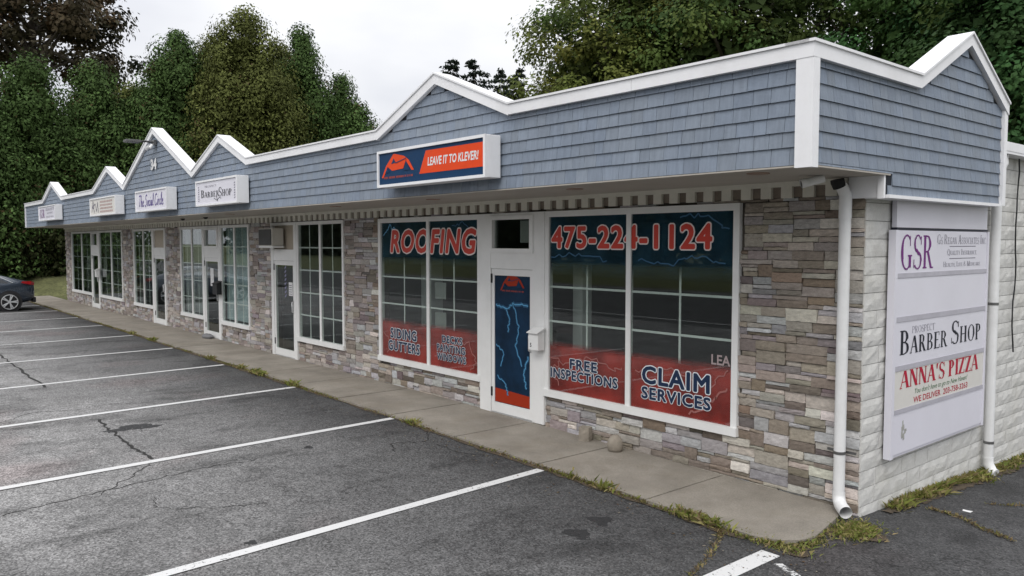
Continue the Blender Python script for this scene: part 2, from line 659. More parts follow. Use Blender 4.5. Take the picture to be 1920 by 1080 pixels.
# ------------------------------------------------------------------ the ground
def grid(mb, xs, ys, zf):
    k = len(mb.v)
    for y in ys:
        for x in xs:
            mb.v.append((x, y, zf(x, y)))
    nx = len(xs)
    for j in range(len(ys) - 1):
        for i in range(nx - 1):
            mb.f.append((k + j * nx + i, k + j * nx + i + 1, k + (j + 1) * nx + i + 1, k + (j + 1) * nx + i))
            mb.c.append(None)


def frange(a, b, n):
    return [a + (b - a) * i / n for i in range(n + 1)]


mb = MB()
grid(mb, [-1200, -300, -90, -60, -47, -40, -34, -28, -20, -13, -6, 0, 8, 20, 40, 90, 300, 1200],
     [-1200, -300, -120, -70, -45, -26, -13, -6, 0, 4, 8, 16, 30, 60, 120, 300, 1200],
     lambda x, y: gz(x, y) - 0.12)
ground = mb.build("ground", FIELD, kind="structure")
mb = MB()
grid(mb, [-37.5, -34, -28, -20, -13, -6] + frange(-5, 0, 5), frange(-12, -1.2, 8) + [0.0], gz)
grid(mb, frange(0.0, 14, 10), frange(-12, 14, 20), gz)
lot = mb.build("parking_lot", ASPH, kind="structure")
mb = MB()
grid(mb, [-160, -60, -34, -20, -6, 0, 40, 120], [-26, -12.0], lambda x, y: gz(x, -5) - 0.03)
road = mb.build("road", ROADM, kind="structure")
for yy in (-13.2, -25.0):
    mb = MB()
    grid(mb, [-160, -60, -34, -20, -6, 0, 40, 120], [yy, yy + 0.14], lambda x, y: gz(x, -5) - 0.022)
    mb.build("edge_line", PAINT, road)

# painted bay lines
LINES = [(-2.92, 0.115, PAINT), (-6.02, 0.115, PAINT), (-9.12, 0.115, PAINT), (-12.3, 0.11, PAINT), (-15.5, 0.11, PAINT),
         (-18.7, 0.11, PAINTW), (-21.9, 0.11, PAINTW), (-25.05, 0.11, PAINTW), (-28.3, 0.11, PAINTW), (-31.4, 0.11, PAINTW)]
for i, (x, w, m) in enumerate(LINES):
    mb = MB()
    ys = frange(-6.9, -1.30, 14)
    off = 0.03 * math.sin(i * 1.7)
    for a, b in zip(ys, ys[1:]):
        da, db = off * (a + 1.3) / 5, off * (b + 1.3) / 5
        xo = 0.30 * ((a + 1.3) / -5.6), 0.30 * ((b + 1.3) / -5.6)
        mb.quad((x + xo[0] + da - w / 2, a, gz(x) + .005), (x + xo[0] + da + w / 2, a, gz(x) + .005),
                (x + xo[1] + db + w / 2, b, gz(x) + .005), (x + xo[1] + db - w / 2, b, gz(x) + .005))
    mb.build("parking_line", m, lot)
mb = MB()
for a, b in zip(frange(-6.9, -1.42, 10), frange(-6.9, -1.42, 10)[1:]):
    mb.quad((-0.12, a, gz(0) + .006), (0.05, a, gz(0) + .006), (0.05, b, gz(0) + .006), (-0.12, b, gz(0) + .006))
mb.build("parking_line", PAINTW, lot)
mb = MB()
mb.quad((0.10, -1.60, gz(0) + .0055), (0.14, -1.54, gz(0) + .0055), (2.5, -2.65, gz(0) + .0055), (2.48, -2.72, gz(0) + .0055))
mb.build("faded_line", PAINTV, lot)


def ribbon(mb, pts, w, zf, seed=0, jit=0.03, n=8):
    """a jagged ribbon lying on the ground"""
    rr = random.Random(seed)
    P = []
    for (x0, y0), (x1, y1) in zip(pts, pts[1:]):
        for i in range(n):
            t = i / n
            P.append((x0 + (x1 - x0) * t + rr.uniform(-jit, jit), y0 + (y1 - y0) * t + rr.uniform(-jit, jit)))
    P.append(pts[-1])
    for i in range(len(P) - 1):
        (x0, y0), (x1, y1) = P[i], P[i + 1]
        d = math.hypot(x1 - x0, y1 - y0) or 1
        nx, ny = -(y1 - y0) / d, (x1 - x0) / d
        wa = w * rr.uniform(0.35, 1.1) / 2
        wb = w * rr.uniform(0.35, 1.1) / 2
        mb.quad((x0 - nx * wa, y0 - ny * wa, zf(x0, y0)), (x0 + nx * wa, y0 + ny * wa, zf(x0, y0)),
                (x1 + nx * wb, y1 + ny * wb, zf(x1, y1)), (x1 - nx * wb, y1 - ny * wb, zf(x1, y1)))


CRACKM = M("crack_fill", (0.028, 0.027, 0.026), 0.95, 0.2, 30)
CRACKS = [([(-4.92, -6.11), (-5.04, -5.58), (-5.15, -4.93), (-5.27, -4.19), (-5.24, -3.6)], 0.016),
          ([(-8.53, -4.48), (-7.57, -4.51), (-6.71, -4.52), (-5.98, -4.5)], 0.045),
          ([(-5.89, -4.51), (-5.38, -4.92), (-4.98, -5.26)], 0.014),
          ([(-16.78, -4.55), (-14.38, -4.56), (-11.77, -4.56)], 0.05),
          ([(-9.15, -5.56), (-9.65, -5.1), (-9.46, -4.59), (-9.58, -4.13), (-9.32, -3.52)], 0.018),
          ([(-4.6, -4.9), (-4.25, -4.95), (-3.9, -4.5), (-3.75, -4.1)], 0.010),
          ([(-5.1, -1.35), (-4.7, -1.62), (-4.9, -2.05), (-4.5, -2.2)], 0.020),
          ([(-3.7, -1.42), (-3.95, -1.6), (-4.5, -1.62)], 0.018)]
for i, (p, w) in enumerate(CRACKS):
    mb = MB()
    ribbon(mb, p, w, lambda x, y: gz(x, y) + 0.003, seed=i)
    mb.build("crack", CRACKM, lot)
STAINM = paint_mat("oil_stain", 0.74, (0.024, 0.024, 0.025))


def blob(cx, cy, rx, ry, seed, dz):
    rr = random.Random(seed)
    n = 26
    pts = []
    for i in range(n):
        a = 2 * math.pi * i / n
        k = 1 + 0.22 * math.sin(3 * a + seed) + rr.uniform(-0.22, 0.22)
        x, y = cx + rx * k * math.cos(a), cy + ry * k * math.sin(a)
        pts.append((x, y, gz(x, y) + dz))
    mb = MB()
    mb.add([(cx, cy, gz(cx, cy) + dz)] + pts, [(0, i + 1, (i + 1) % n + 1) for i in range(n)])
    return mb


for i, (cx, cy, rx, ry) in enumerate([(-1.33, -2.34, .13, .10), (-1.43, -1.95, .12, .09), (-7.75, -4.25, .16, .30), (-5.35, -2.9, .06, .05), (-2.9, -4.6, .05, .05)]):
    blob(cx, cy, rx, ry, i + 3, 0.0025).build("oil_stain", STAINM, lot)

# sidewalk: one bed, separate slabs with open joints
mb = MB()
grid(mb, [-37, -34, -28, -20, -13, -6] + frange(-5, -0.35, 4), [-1.24, 0.02], lambda x, y: gz(x) + 0.012)
walk = mb.build("sidewalk", JOINT, kind="structure")
xs = frange(-37.0, 0.06, 24)
for i, (a, b) in enumerate(zip(xs, xs[1:])):
    g = 0.011
    a2, b2 = a + g, b - g
    mb = MB()
    za, zb = gz(a) + 0.035 + random.uniform(-.003, .003), gz(b) + 0.035 + random.uniform(-.003, .003)
    y0 = -1.27 + random.uniform(-0.02, 0.02)
    if i < len(xs) - 2:
        poly = [(a2, y0), (b2, y0 + random.uniform(-.01, .01)), (b2, 0.0), (a2, 0.0)]
    else:
        poly = [(a2, y0)] + [(b2 - 0.42 + 0.42 * math.sin(t), y0 + 0.40 - 0.40 * math.cos(t)) for t in frange(0, math.pi / 2, 8)] + [(b2 - 0.12, -0.25), (b2 - 0.20, -0.10), (b2 - 0.2, 0.0), (a2, 0.0)]
    n = len(poly)
    zz = lambda x: za + (zb - za) * (x - a) / (b - a)
    vs = [(x, y, zz(x)) for x, y in poly] + [(x, y, zz(x) - 0.10) for x, y in poly]
    mb.add(vs, [tuple(range(n))] + [(k, k + n, (k + 1) % n + n, (k + 1) % n) for k in range(n)])
    mb.build("slab", CONC, walk)

# soil in the open joint between asphalt and walk
mb = MB()
rr = random.Random(5)
xs = frange(-37.0, -0.35, 260)
top = [(x, -1.245) for x in xs]
bot = [(x, -1.30 - 0.05 * rr.random() - 0.035 * math.sin(x * 2.1) ** 2) for x in xs]
for i in range(len(xs) - 1):
    mb.quad((*bot[i], gz(xs[i]) + .0075), (*bot[i + 1], gz(xs[i + 1]) + .0075), (*top[i + 1], gz(xs[i + 1]) + .012), (*top[i], gz(xs[i]) + .012))
mb.build("soil_strip", SOIL, kind="structure")
blob(0.16, -0.42, 0.20, 0.26, 2, 0.008).build("soil_patch", SOIL, kind="structure")
blob(-0.02, -1.12, 0.20, 0.20, 4, 0.0072).build("soil_patch", SOIL, kind="structure")
mb = MB()
ribbon(mb, [(0.10, 0.35), (0.12, 1.4), (0.13, 2.4), (0.14, 3.6), (0.16, 6.0)], 0.16, lambda x, y: gz(x, y) + 0.007, 3, 0.02, 14)
mb.build("soil_patch", SOIL, kind="structure")

# ------------------------------------------------------------------ the shop building
SHOP = empty("shop_building", (-16.7, 4.0, 0.0), "long single-storey strip of shops with blue-grey gabled parapet and ledgestone front", "building")
ZT = 2.95         # top of stone
OPEN = {          # name: (x0, x1, z0, z1)
    'A': (-32.22, -28.97, .56, 2.92), 'dA': (-28.97, -27.86, 0.0, 2.92), 'B': (-27.86, -24.83, .56, 2.92),
    'C': (-23.50, -21.49, .53, 2.92), 'dC': (-21.49, -20.26, 0.0, 2.92), 'D': (-18.97, -17.21, .53, 2.92),
    'dD': (-17.21, -15.99, 0.0, 2.92), 'E': (-15.99, -14.23, .51, 2.92), 'dF': (-12.98, -11.75, 0.0, 2.92),
    'F': (-11.75, -9.78, .50, 2.92), 'G': (-8.54, -5.67, .47, 2.91), 'dG': (-5.67, -4.29, 0.0, 2.91), 'H': (-4.29, -1.32, .47, 2.91)}
OL = sorted(OPEN.values())
# backing wall behind the stones
mb = MB()
cur = -33.4
for x0, x1, z0, z1 in OL:
    if x0 > cur + 0.01:
        mb.box(cur, x0, 0.03, 0.20, -0.2, 3.15)
    if z0 > 0.1:
        mb.box(x0, x1, 0.03, 0.20, -0.2, z0)
    mb.box(x0, x1, 0.03, 0.20, z1, 3.15)
    cur = x1
mb.box(cur, -0.02, 0.03, 0.20, -0.2, 3.15)
STW = mb.build("stone_wall", MORTAR, SHOP)

PAL = [((.235, .205, .172), 5), ((.29, .262, .228), 6), ((.165, .14, .115), 5), ((.11, .094, .078), 1), ((.31, .305, .305), 5),
       ((.23, .225, .225), 3), ((.215, .19, .19), 2), ((.38, .35, .315), 2), ((.19, .15, .115), 1), ((.14, .115, .112), 1)]
PALB = [c for c, k in PAL for _ in range(k)]


def stone_mesh(mb, x0, x1, z0, z1, col, fine, rr, yb=0.035):
    gp = 0.0016
    x0 += gp; x1 -= gp; z0 += gp; z1 -= gp
    pr = rr.uniform(-0.020, 0.010)
    nx, nz = (5, 3) if fine else (2, 2)
    tilt = rr.uniform(-0.012, 0.012)
    vs = []
    for j in range(nz + 1):
        for i in range(nx + 1):
            u, v = i / nx, j / nz
            edge = i in (0, nx) or j in (0, nz)
            y = pr + tilt * (v - .5) + rr.uniform(-0.003, 0.003) + (0.003 if edge else 0.0)
            jx = rr.uniform(-.006, .006) if 0 < i < nx else rr.uniform(-.002, .004) * (1 if i == 0 else -1)
            jz = rr.uniform(-.003, .003) if 0 < j < nz else rr.uniform(-.001, .004) * (1 if j == 0 else -1)
            vs.append((x0 + (x1 - x0) * u + jx, y, z0 + (z1 - z0) * v + jz))
    W = nx + 1
    fs = [(j * W + i, j * W + i + 1, (j + 1) * W + i + 1, (j + 1) * W + i) for j in range(nz) for i in range(nx)]
    ring = [i for i in range(W)] + [j * W + nx for j in range(1, nz + 1)] + [nz * W + i for i in range(nx - 1, -1, -1)] + [j * W for j in range(nz - 1, 0, -1)]
    k = len(vs)
    vs += [(vs[i][0], yb, vs[i][2]) for i in ring]
    m = len(ring)
    fs += [(ring[i], k + i, k + (i + 1) % m, ring[(i + 1) % m]) for i in range(m)]
    mb.add(vs, fs, col)


rr = random.Random(21)
CW, CH = 0.055, 0.0435
NX, NZ = int(33.4 / CW), int(round((ZT + 0.06) / CH))
occ = np.zeros((NX + 1, NZ + 1), bool)
xc = lambda i: -33.4 + i * CW
stones = []


def solid(xa, xb, za, zb):
    """split a stone against the openings"""
    for x0, x1, z0, z1 in OL:
        if xb > x0 + 1e-6 and xa < x1 - 1e-6 and zb > z0 + 1e-6 and za < z1 - 1e-6:
            if z0 < 0.1:
                z0 = -9
            if (za + zb) / 2 < z0:
                zb = min(zb, z0 - .001)
            elif (za + zb) / 2 > z1:
                za = max(za, z1 + .001)
            elif (xa + xb) / 2 < x0:
                xb = min(xb, x0)
            elif (xa + xb) / 2 > x1:
                xa = max(xa, x1)
            else:
                # keep the larger outside piece
                l, r_ = x0 - xa, xb - x1
                if max(l, r_) < 0.05:
                    return None
                if l > r_:
                    xb = x0
                else:
                    xa = x1
    if xb - xa < 0.035 or zb - za < 0.02:
        return None
    return xa, xb, za, zb


Z0 = -0.06
for j in range(NZ):
    i = 0
    while i < NX:
        if occ[i, j]:
            i += 1
            continue
        run = 0
        while i + run < NX and not occ[i + run, j] and run < 9:
            run += 1
        h = rr.choices((1, 2, 3), (40, 50, 10))[0]
        w = rr.randint(3, 8) if h < 3 else rr.randint(3, 6)
        w = min(w, run)
        if run - w in (1, 2):
            w = run if run <= 8 else w - 2
        if w < 2:
            h = rr.choice((1, 2))
        h = min(h, NZ - j)
        while h > 1 and occ[i:i + w, j:j + h].any():
            h -= 1
        occ[i:i + w, j:j + h] = True
        xa, xb, za, zb = xc(i), xc(i + w), Z0 + j * CH, Z0 + (j + h) * CH
        # each course wanders a little
        wob = lambda z: z + 0.007 * math.sin(z * 37 + 1.3)
        za, zb = wob(za), wob(zb)
        xb = min(xb, 0.0)
        # split where an opening cuts through the middle of a long stone
        s = solid(xa, xb, za, min(zb, ZT))
        if s:
            # fill what a cut left over on the other side of an opening edge
            stones.append(s)
        i += w
STC = []
for s in stones:
    cx, cz = (s[0] + s[1]) / 2, (s[2] + s[3]) / 2
    d2 = (cx - CAM[0]) ** 2 + CAM[1] ** 2
    STC.append(((s[1] - s[0]) * (s[3] - s[2]) / d2, s))
STC.sort(key=lambda t: -t[0])
far = MB()
for k, (sc_, s) in enumerate(STC):
    c = rr.choice(PALB)
    j = rr.uniform(1.2, 1.9)
    if s[0] < -9:      # greyer, more plum-toned batch on the far shops
        c = tuple(a * 0.75 + b * 0.25 for a, b in zip(c, (0.27, 0.245, 0.25)))
    c = tuple(max(0, x * j * rr.uniform(0.96, 1.04)) for x in c)
    if k < 300:
        mb = MB()
        stone_mesh(mb, *s, c, True, rr)
        mb.build("stone", STONE, STW)
    else:
        stone_mesh(far, *s, c, s[0] > -9, rr)
far.build("far_stones", STONE, STW, kind="stuff")

# side wall of rock-faced painted blocks
mb = MB()
mb.box(-0.22, -0.03, 0.205, 12.0, -0.7, 3.6)
mb.box(-0.0199, -0.0195, 0.0, 0.20, -0.3, 3.1)
SIDE = mb.build("side_wall", BLOCKJ, SHOP)
rr = random.Random(4)
bh = 0.166
z = -0.62
row = 0
while z < 3.56:
    y = 0.005 if row % 2 == 0 else -0.0 + 0.005
    first = True
    while y < 7.0:
        L = rr.choice((0.30, 0.40, 0.55, 0.62, 0.7))
        if first:
            L = rr.uniform(0.25, 0.6)
            first = False
        y1 = min(y + L, 7.0)
        ztop = min(z + bh, 3.58 if y1 > 2.6 else 2.93)
        if ztop - z > 0.03:
            mb = MB()
            nx, nz = max(3, int((y1 - y) / 0.09)), 3
            pr = rr.uniform(-0.003, 0.003)
            vs = []
            for jj in range(nz + 1):
                for ii in range(nx + 1):
                    u, v = ii / nx, jj / nz
                    e = ii in (0, nx) or jj in (0, nz)
                    x = (-0.007 + pr * .4 if e else pr + rr.uniform(-0.0045, 0.005))
                    vs.append((x, y + 0.0035 + (y1 - y - .007) * u + (rr.uniform(-.01, .01) if 0 < ii < nx else 0), z + 0.003 + (ztop - z - .006) * v + (rr.uniform(-.008, .008) if 0 < jj < nz else 0)))
            W = nx + 1
            fs = [(j * W + i, j * W + i + 1, (j + 1) * W + i + 1, (j + 1) * W + i) for j in range(nz) for i in range(nx)]
            ring = [i for i in range(W)] + [j * W + nx for j in range(1, nz + 1)] + [nz * W + i for i in range(nx - 1, -1, -1)] + [j * W for j in range(nz - 1, 0, -1)]
            k = len(vs)
            vs += [(-0.035 if y > 0.2 else -0.0193, vs[i][1], vs[i][2]) for i in ring]
            m = len(ring)
            fs += [(ring[i], k + i, k + (i + 1) % m, ring[(i + 1) % m]) for i in range(m)]
            mb.add(vs, fs)
            mb.build("block", BLOCK, SIDE)
        y = y1
    z += bh
    row += 1

# other shell walls, floor, ceiling, roof
mb = MB()
mb.box(-33.4, -33.2, 0.205, 9.8, -0.3, 3.15)
mb.build("end_wall", INTW, SHOP)
MB().box(-33.4, -0.22, 9.8, 10.0, -0.3, 3.15).build("rear_wall", INTW, SHOP)
MB().box(-33.2, -0.225, 0.205, 9.8, -0.2, 0.115).build("interior_floor", INTF, SHOP)
MB().box(-33.2, -0.225, 0.205, 9.8, 3.0, 3.1).build("interior_ceiling", INTW, SHOP)
for xd in (-24.2, -20.1, -13.6, -9.1):
    MB().box(xd - .06, xd + .06, 0.21, 9.79, 0.12, 2.99).build("partition_wall", INTW, SHOP)
MB().box(-33.2, -0.3, 4.0, 4.1, 0.12, 2.99).build("back_partition", CURT, SHOP)
MB().box(-33.45, -0.225, -1.15, 10.05, 3.16, 3.42).build("flat_roof", ROOFM, SHOP)
MB().box(-4.34, -4.16, 0.55, 0.73, 0.12, 2.99).build("interior_column", WHITE, SHOP)
MB().box(-8.6, -8.35, 0.9, 1.2, 0.12, 2.99).build("interior_column", WHITE, SHOP)

# soffit, frieze, dentils
YF = -1.35
MB().box(-33.5, 0.206, -1.356, -0.001, 3.094, 3.107).build("soffit", SOFFIT, SHOP)
mb = MB()
mb.box(-33.4, -0.16, -0.055, -0.006, 3.045, 3.0935)
FRZ = mb.build("frieze", CREAM, SHOP)
dm = MB().box(-0.058, 0.058, -0.05, -0.008, 2.935, 3.0445)
d0 = dm.build("dentil", CREAM, FRZ)
n_d = 0
x = -0.32
while x > -33.3:
    if n_d == 0:
        d0.location = Vector((x, -0.029, 2.99)) - WORLD[FRZ.name]
    else:
        c = d0.copy()
        COL.objects.link(c)
        c.location = Vector((x + random.uniform(-.004, .004), -0.029, 2.99)) - WORLD[FRZ.name]
    n_d += 1
    x -= 0.2295
MB().box(-33.4, -0.165, -0.012, 0.03, 2.945, 3.10).build("frieze_backing", M("frieze_brown", (0.24, 0.20, 0.165), 0.9, 0.2, 6), SHOP)  # brown like the stone seen in the notches between dentils
# white boxed beam end at the corner
mb = MB()
mb.box(-0.14, 0.19, -0.075, -0.0605, 2.90, 3.0935)
mb.box(0.135, 0.192, -0.095, -0.0755, 2.89, 3.0936)
mb.build("beam_end", TRIMW, SHOP)
for i, (x, y) in enumerate([(-0.42, -1.1), (-2.85, -0.9), (-5.6, -0.9), (-8.4, -0.9), (-13.0, -0.9), (-18, -0.9), (-24, -0.9)]):
    mb = MB()
    mb.tube([(x, y, 3.10), (x, y, 3.086)], [0.10, 0.095], 20)
    mb.build("recessed_light", M("light_ring", (0.30, 0.20, 0.15), 0.5), SHOP)

# parapet outline
OUT = [(-33.55, 4.06), (-29.9, 4.06), (-28.3, 4.62), (-26.7, 4.06), (-22.38, 4.06), (-20.75, 4.61), (-19.12, 4.02), (-16.47, 5.21),
       (-13.82, 4.02), (-12.25, 4.61), (-10.87, 4.06), (-6.25, 4.06), (-4.84, 4.62), (-3.41, 4.06), (0.2, 4.06)]
OUTS = [(-1.35, 4.06), (0.515, 4.05), (1.64, 4.615), (2.72, 4.03)]
TH = 0.135
mb = MB()
for (xa, za), (xb, zb) in zip(OUT, OUT[1:]):
    xe = min(xb, 0.178)
    mb.prism_y([(xa, 3.108), (xe, 3.108), (xe, zb - 0.03), (xa, za - 0.03)], YF + 0.02, -1.17)
PAR = mb.build("parapet", SHEATH, SHOP)
mb = MB()
for (ya, za), (yb, zb) in zip(OUTS, OUTS[1:]):
    segs = [(ya, yb)]
    if ya < -0.08 < yb:
        segs = [(ya, -0.06), (-0.06, yb)]
    for a, b in segs:
        zl = 3.108 if b <= -0.05 else 2.92
        a_ = max(a, -1.17)
        mb.prism_x([(a_, zl), (b, zl), (b, lerp(b, OUTS) - .03), (a_, lerp(a_, OUTS) - .03)], 0.18, 0.03)
PARS = mb.build("side_parapet", SHEATH, SHOP)
# white rake boards and metal caps, in lengths with narrow open seams
for (xa, za), (xb, zb) in zip(OUT, OUT[1:]):
    th = TH + 0.35 * 0.03 * (abs(zb - za) > .1)
    n = max(1, int(math.ceil((xb - xa) / 3.1)))
    for k in range(n):
        pa_, pb_ = xa + (xb - xa) * k / n, xa + (xb - xa) * (k + 1) / n
        g0, g1 = (0.0025 if k else 0), (0.0025 if k < n - 1 else 0)
        qa, qb = pa_ + g0, pb_ - g1
        zq_a, zq_b = za + (zb - za) * (qa - xa) / (xb - xa), za + (zb - za) * (qb - xa) / (xb - xa)
        MB().prism_y([(qa, zq_a - th), (qb, zq_b - th), (qb, zq_b - .024), (qa, zq_a - .024)], -1.392, -1.334).build("rake_board", TRIMW, PAR)
        MB().prism_y([(qa, zq_a - .022), (qb, zq_b - .022), (qb, zq_b), (qa, zq_a)], -1.408, -1.150).build("coping", TRIMW, PAR)
mb = MB()
for (ya, za), (yb, zb) in zip(OUTS, OUTS[1:]):
    a = max(ya, -1.334)
    mb.prism_x([(a, lerp(a, OUTS) - TH), (yb, zb - TH), (yb, zb - .022), (a, lerp(a, OUTS) - .022)], 0.236, 0.176)
mb.prism_x([(-1.392, 4.06 - TH), (-1.334, 4.06 - TH), (-1.334, 4.038), (-1.392, 4.038)], 0.236, 0.2)
mb.prism_x([(2.63, 2.905), (2.72, 2.905), (2.72, 4.03 - TH), (2.63, 4.03 - TH + .045)], 0.226, 0.0)
mb.prism_x([(-0.05, 2.895), (2.63, 2.895), (2.63, 2.925), (-0.05, 2.925)], 0.222, 0.0)
mb.build("rake_board", TRIMW, PARS)
mb = MB()
for (ya, za), (yb, zb) in zip(OUTS, OUTS[1:]):
    a = ya if ya > -1 else -1.408
    mb.prism_x([(a, lerp(a, OUTS) - .022), (yb, zb - .022), (yb, zb), (a, lerp(a, OUTS))], 0.252, 0.0)
mb.build("coping", TRIMW, PARS)
mb = MB()
mb.box(0.085, 0.2335, -1.388, -1.345, 3.085, 4.06 - TH)
mb.box(0.18, 0.2345, -1.345, -1.295, 3.085, 4.06 - TH)
mb.build("corner_board", TRIMW, PAR)
mb = MB()
mb.box(-33.56, -33.5, -1.385, -1.16, 3.10, 4.06 - TH)
mb.build("corner_board", TRIMW, PAR)

# shakes: courses on the front and on the side
TOPF = [(a, b - TH) for a, b in OUT]
TOPS = [(a, b - TH) for a, b in OUTS]
LEV = [2.925, 3.008, 3.132] + [3.255 + 0.1234 * k for k in range(17)]


def shakes(u0, u1, levels, topf, knots, rr, zmin=None):
    res = []
    for k in range(len(levels) - 1):
        za, zb = levels[k], levels[k + 1]
        u = u0 - rr.uniform(0, 0.08)
        while u < u1:
            w = rr.choice((0.12, 0.14, 0.165, 0.165, 0.19, 0.21))
            a, b = max(u, u0), min(u + w, u1)
            u += w
            if u1 - b < 0.03:
                b = u1
                u = u1
            if b - a < 0.004:
                continue
            us = sorted({a, b} | {q for q, _ in knots if a < q < b})
            # add crossings with za and zb
            extra = []
            for p, q in zip(us, us[1:]):
                tp, tq = topf(p), topf(q)
                for lv in (za, zb):
                    if (tp - lv) * (tq - lv) < 0:
                        extra.append(p + (q - p) * (lv - tp) / (tq - tp))
            us = sorted(us + extra)
            z0 = (zmin(a) if zmin else za)
            lo = max(za, z0)
            us = [q for q in us if topf(q) > lo + 0.004]
            if len(us) < 2:
                continue
            poly = [(us[0], lo), (us[-1], lo)] + [(q, min(zb, topf(q))) for q in reversed(us)]
            if max(p[1] for p in poly) - lo < 0.012:
                continue
            res.append((poly, lo, zb))
    return res


def shake_col(rr):
    base = (0.214, 0.252, 0.310)
    j = rr.gauss(1.0, 0.042)
    t = rr.uniform(-0.012, 0.012)
    return tuple(max(0.05, c * j + dt) for c, dt in zip(base, (t * .5, t * .2, -t * .5)))


def shake_geo(mb, poly, lo, zb, col, side, rr):
    g = 0.0019
    cx = sum(p[0] for p in poly) / len(poly)
    P = [(u + (g if u < cx else -g), z) for u, z in poly]
    n = len(P)
    out_ = lambda z: 0.004 + 0.014 * (1 - (z - lo) / max(zb - lo, .05)) + dj
    dj = rr.uniform(-0.0004, 0.0008)
    dz = rr.uniform(-0.0008, 0.0008)
    P = [(u, z + (dz if z < lo + .001 else 0)) for u, z in P]
    lip = 0.006
    if side:
        vs = [(0.18 + out_(z), u, z) for u, z in P] + [(0.181, u, z) for u, z in P] + [(0.18 + out_(z) - lip, u, z) for u, z in P[:2]]
    else:
        vs = [(u, -1.33 - out_(z), z) for u, z in P] + [(u, -1.331, z) for u, z in P] + [(u, -1.33 - out_(z) + lip, z) for u, z in P[:2]]
    # face, sides and top; the butt end is a thin lip with a hollow behind it
    fs = [tuple(range(n))] + [(i, i + n, (i + 1) % n + n, (i + 1) % n) for i in range(1, n)] + [(0, 2 * n, 2 * n + 1, 1)]
    mb.add(vs, fs, col)


rr = random.Random(77)
F_ = shakes(-33.5, 0.085, [3.112] + LEV[3:], lambda x: lerp(x, TOPF), TOPF, rr)
S_ = shakes(-1.295, 2.63, [l for l in LEV], lambda y: lerp(y, TOPS), TOPS, rr, zmin=lambda y: 3.112 if y < -0.07 else 2.925)
allS = []
for poly, lo, zb in F_:
    us = [p[0] for p in poly]; zs = [p[1] for p in poly]
    c = np.array([(min(us) + max(us)) / 2, -1.35, (min(zs) + max(zs)) / 2])
    d = np.linalg.norm(c - CAM)
    fz = abs((c - CAM)[1]) / d
    allS.append(((max(us) - min(us)) * (max(zs) - min(zs)) * fz / d ** 2, False, poly, lo, zb))
for poly, lo, zb in S_:
    us = [p[0] for p in poly]; zs = [p[1] for p in poly]
    c = np.array([0.2, (min(us) + max(us)) / 2, (min(zs) + max(zs)) / 2])
    d = np.linalg.norm(c - CAM)
    fz = abs((c - CAM)[0]) / d
    allS.append(((max(us) - min(us)) * (max(zs) - min(zs)) * fz / d ** 2, True, poly, lo, zb))
for sd_, par in ((False, PAR), (True, PARS)):
    L = sorted([a for a in allS if a[1] == sd_], key=lambda t: -t[0])
    farm = MB()
    cap = 300
    for k, (_, side, poly, lo, zb) in enumerate(L):
        c = shake_col(rr)
        if k < cap:
            mb = MB()
            shake_geo(mb, poly, lo, zb, c, side, rr)
            mb.build("shake", SHAKE, par)
        else:
            shake_geo(farm, poly, lo, zb, c, side, rr)
    if farm.v:
        farm.build("far_shakes", SHAKE, par, kind="stuff")

# ------------------------------------------------------------------ lettering helpers


def text_poly(s, offset=0.0, spacing=1.0):
    cu = bpy.data.curves.new("txt", 'FONT')
    cu.body = s
    cu.size = 1.0
    cu.offset = offset
    cu.space_character = spacing
    cu.resolution_u = 3
    cu.fill_mode = 'FRONT'
    ob = bpy.data.objects.new("txt", cu)
    me = bpy.data.meshes.new_from_object(ob)
    V = [(v.co.x, v.co.y) for v in me.vertices]
    F = [tuple(p.vertices) for p in me.polygons]
    bpy.data.objects.remove(ob)
    bpy.data.curves.remove(cu)
    bpy.data.meshes.remove(me)
    return V, F


def rect(x0, y0, x1, y1):
    return [(x0, y0), (x1, y0), (x1, y1), (x0, y1)]


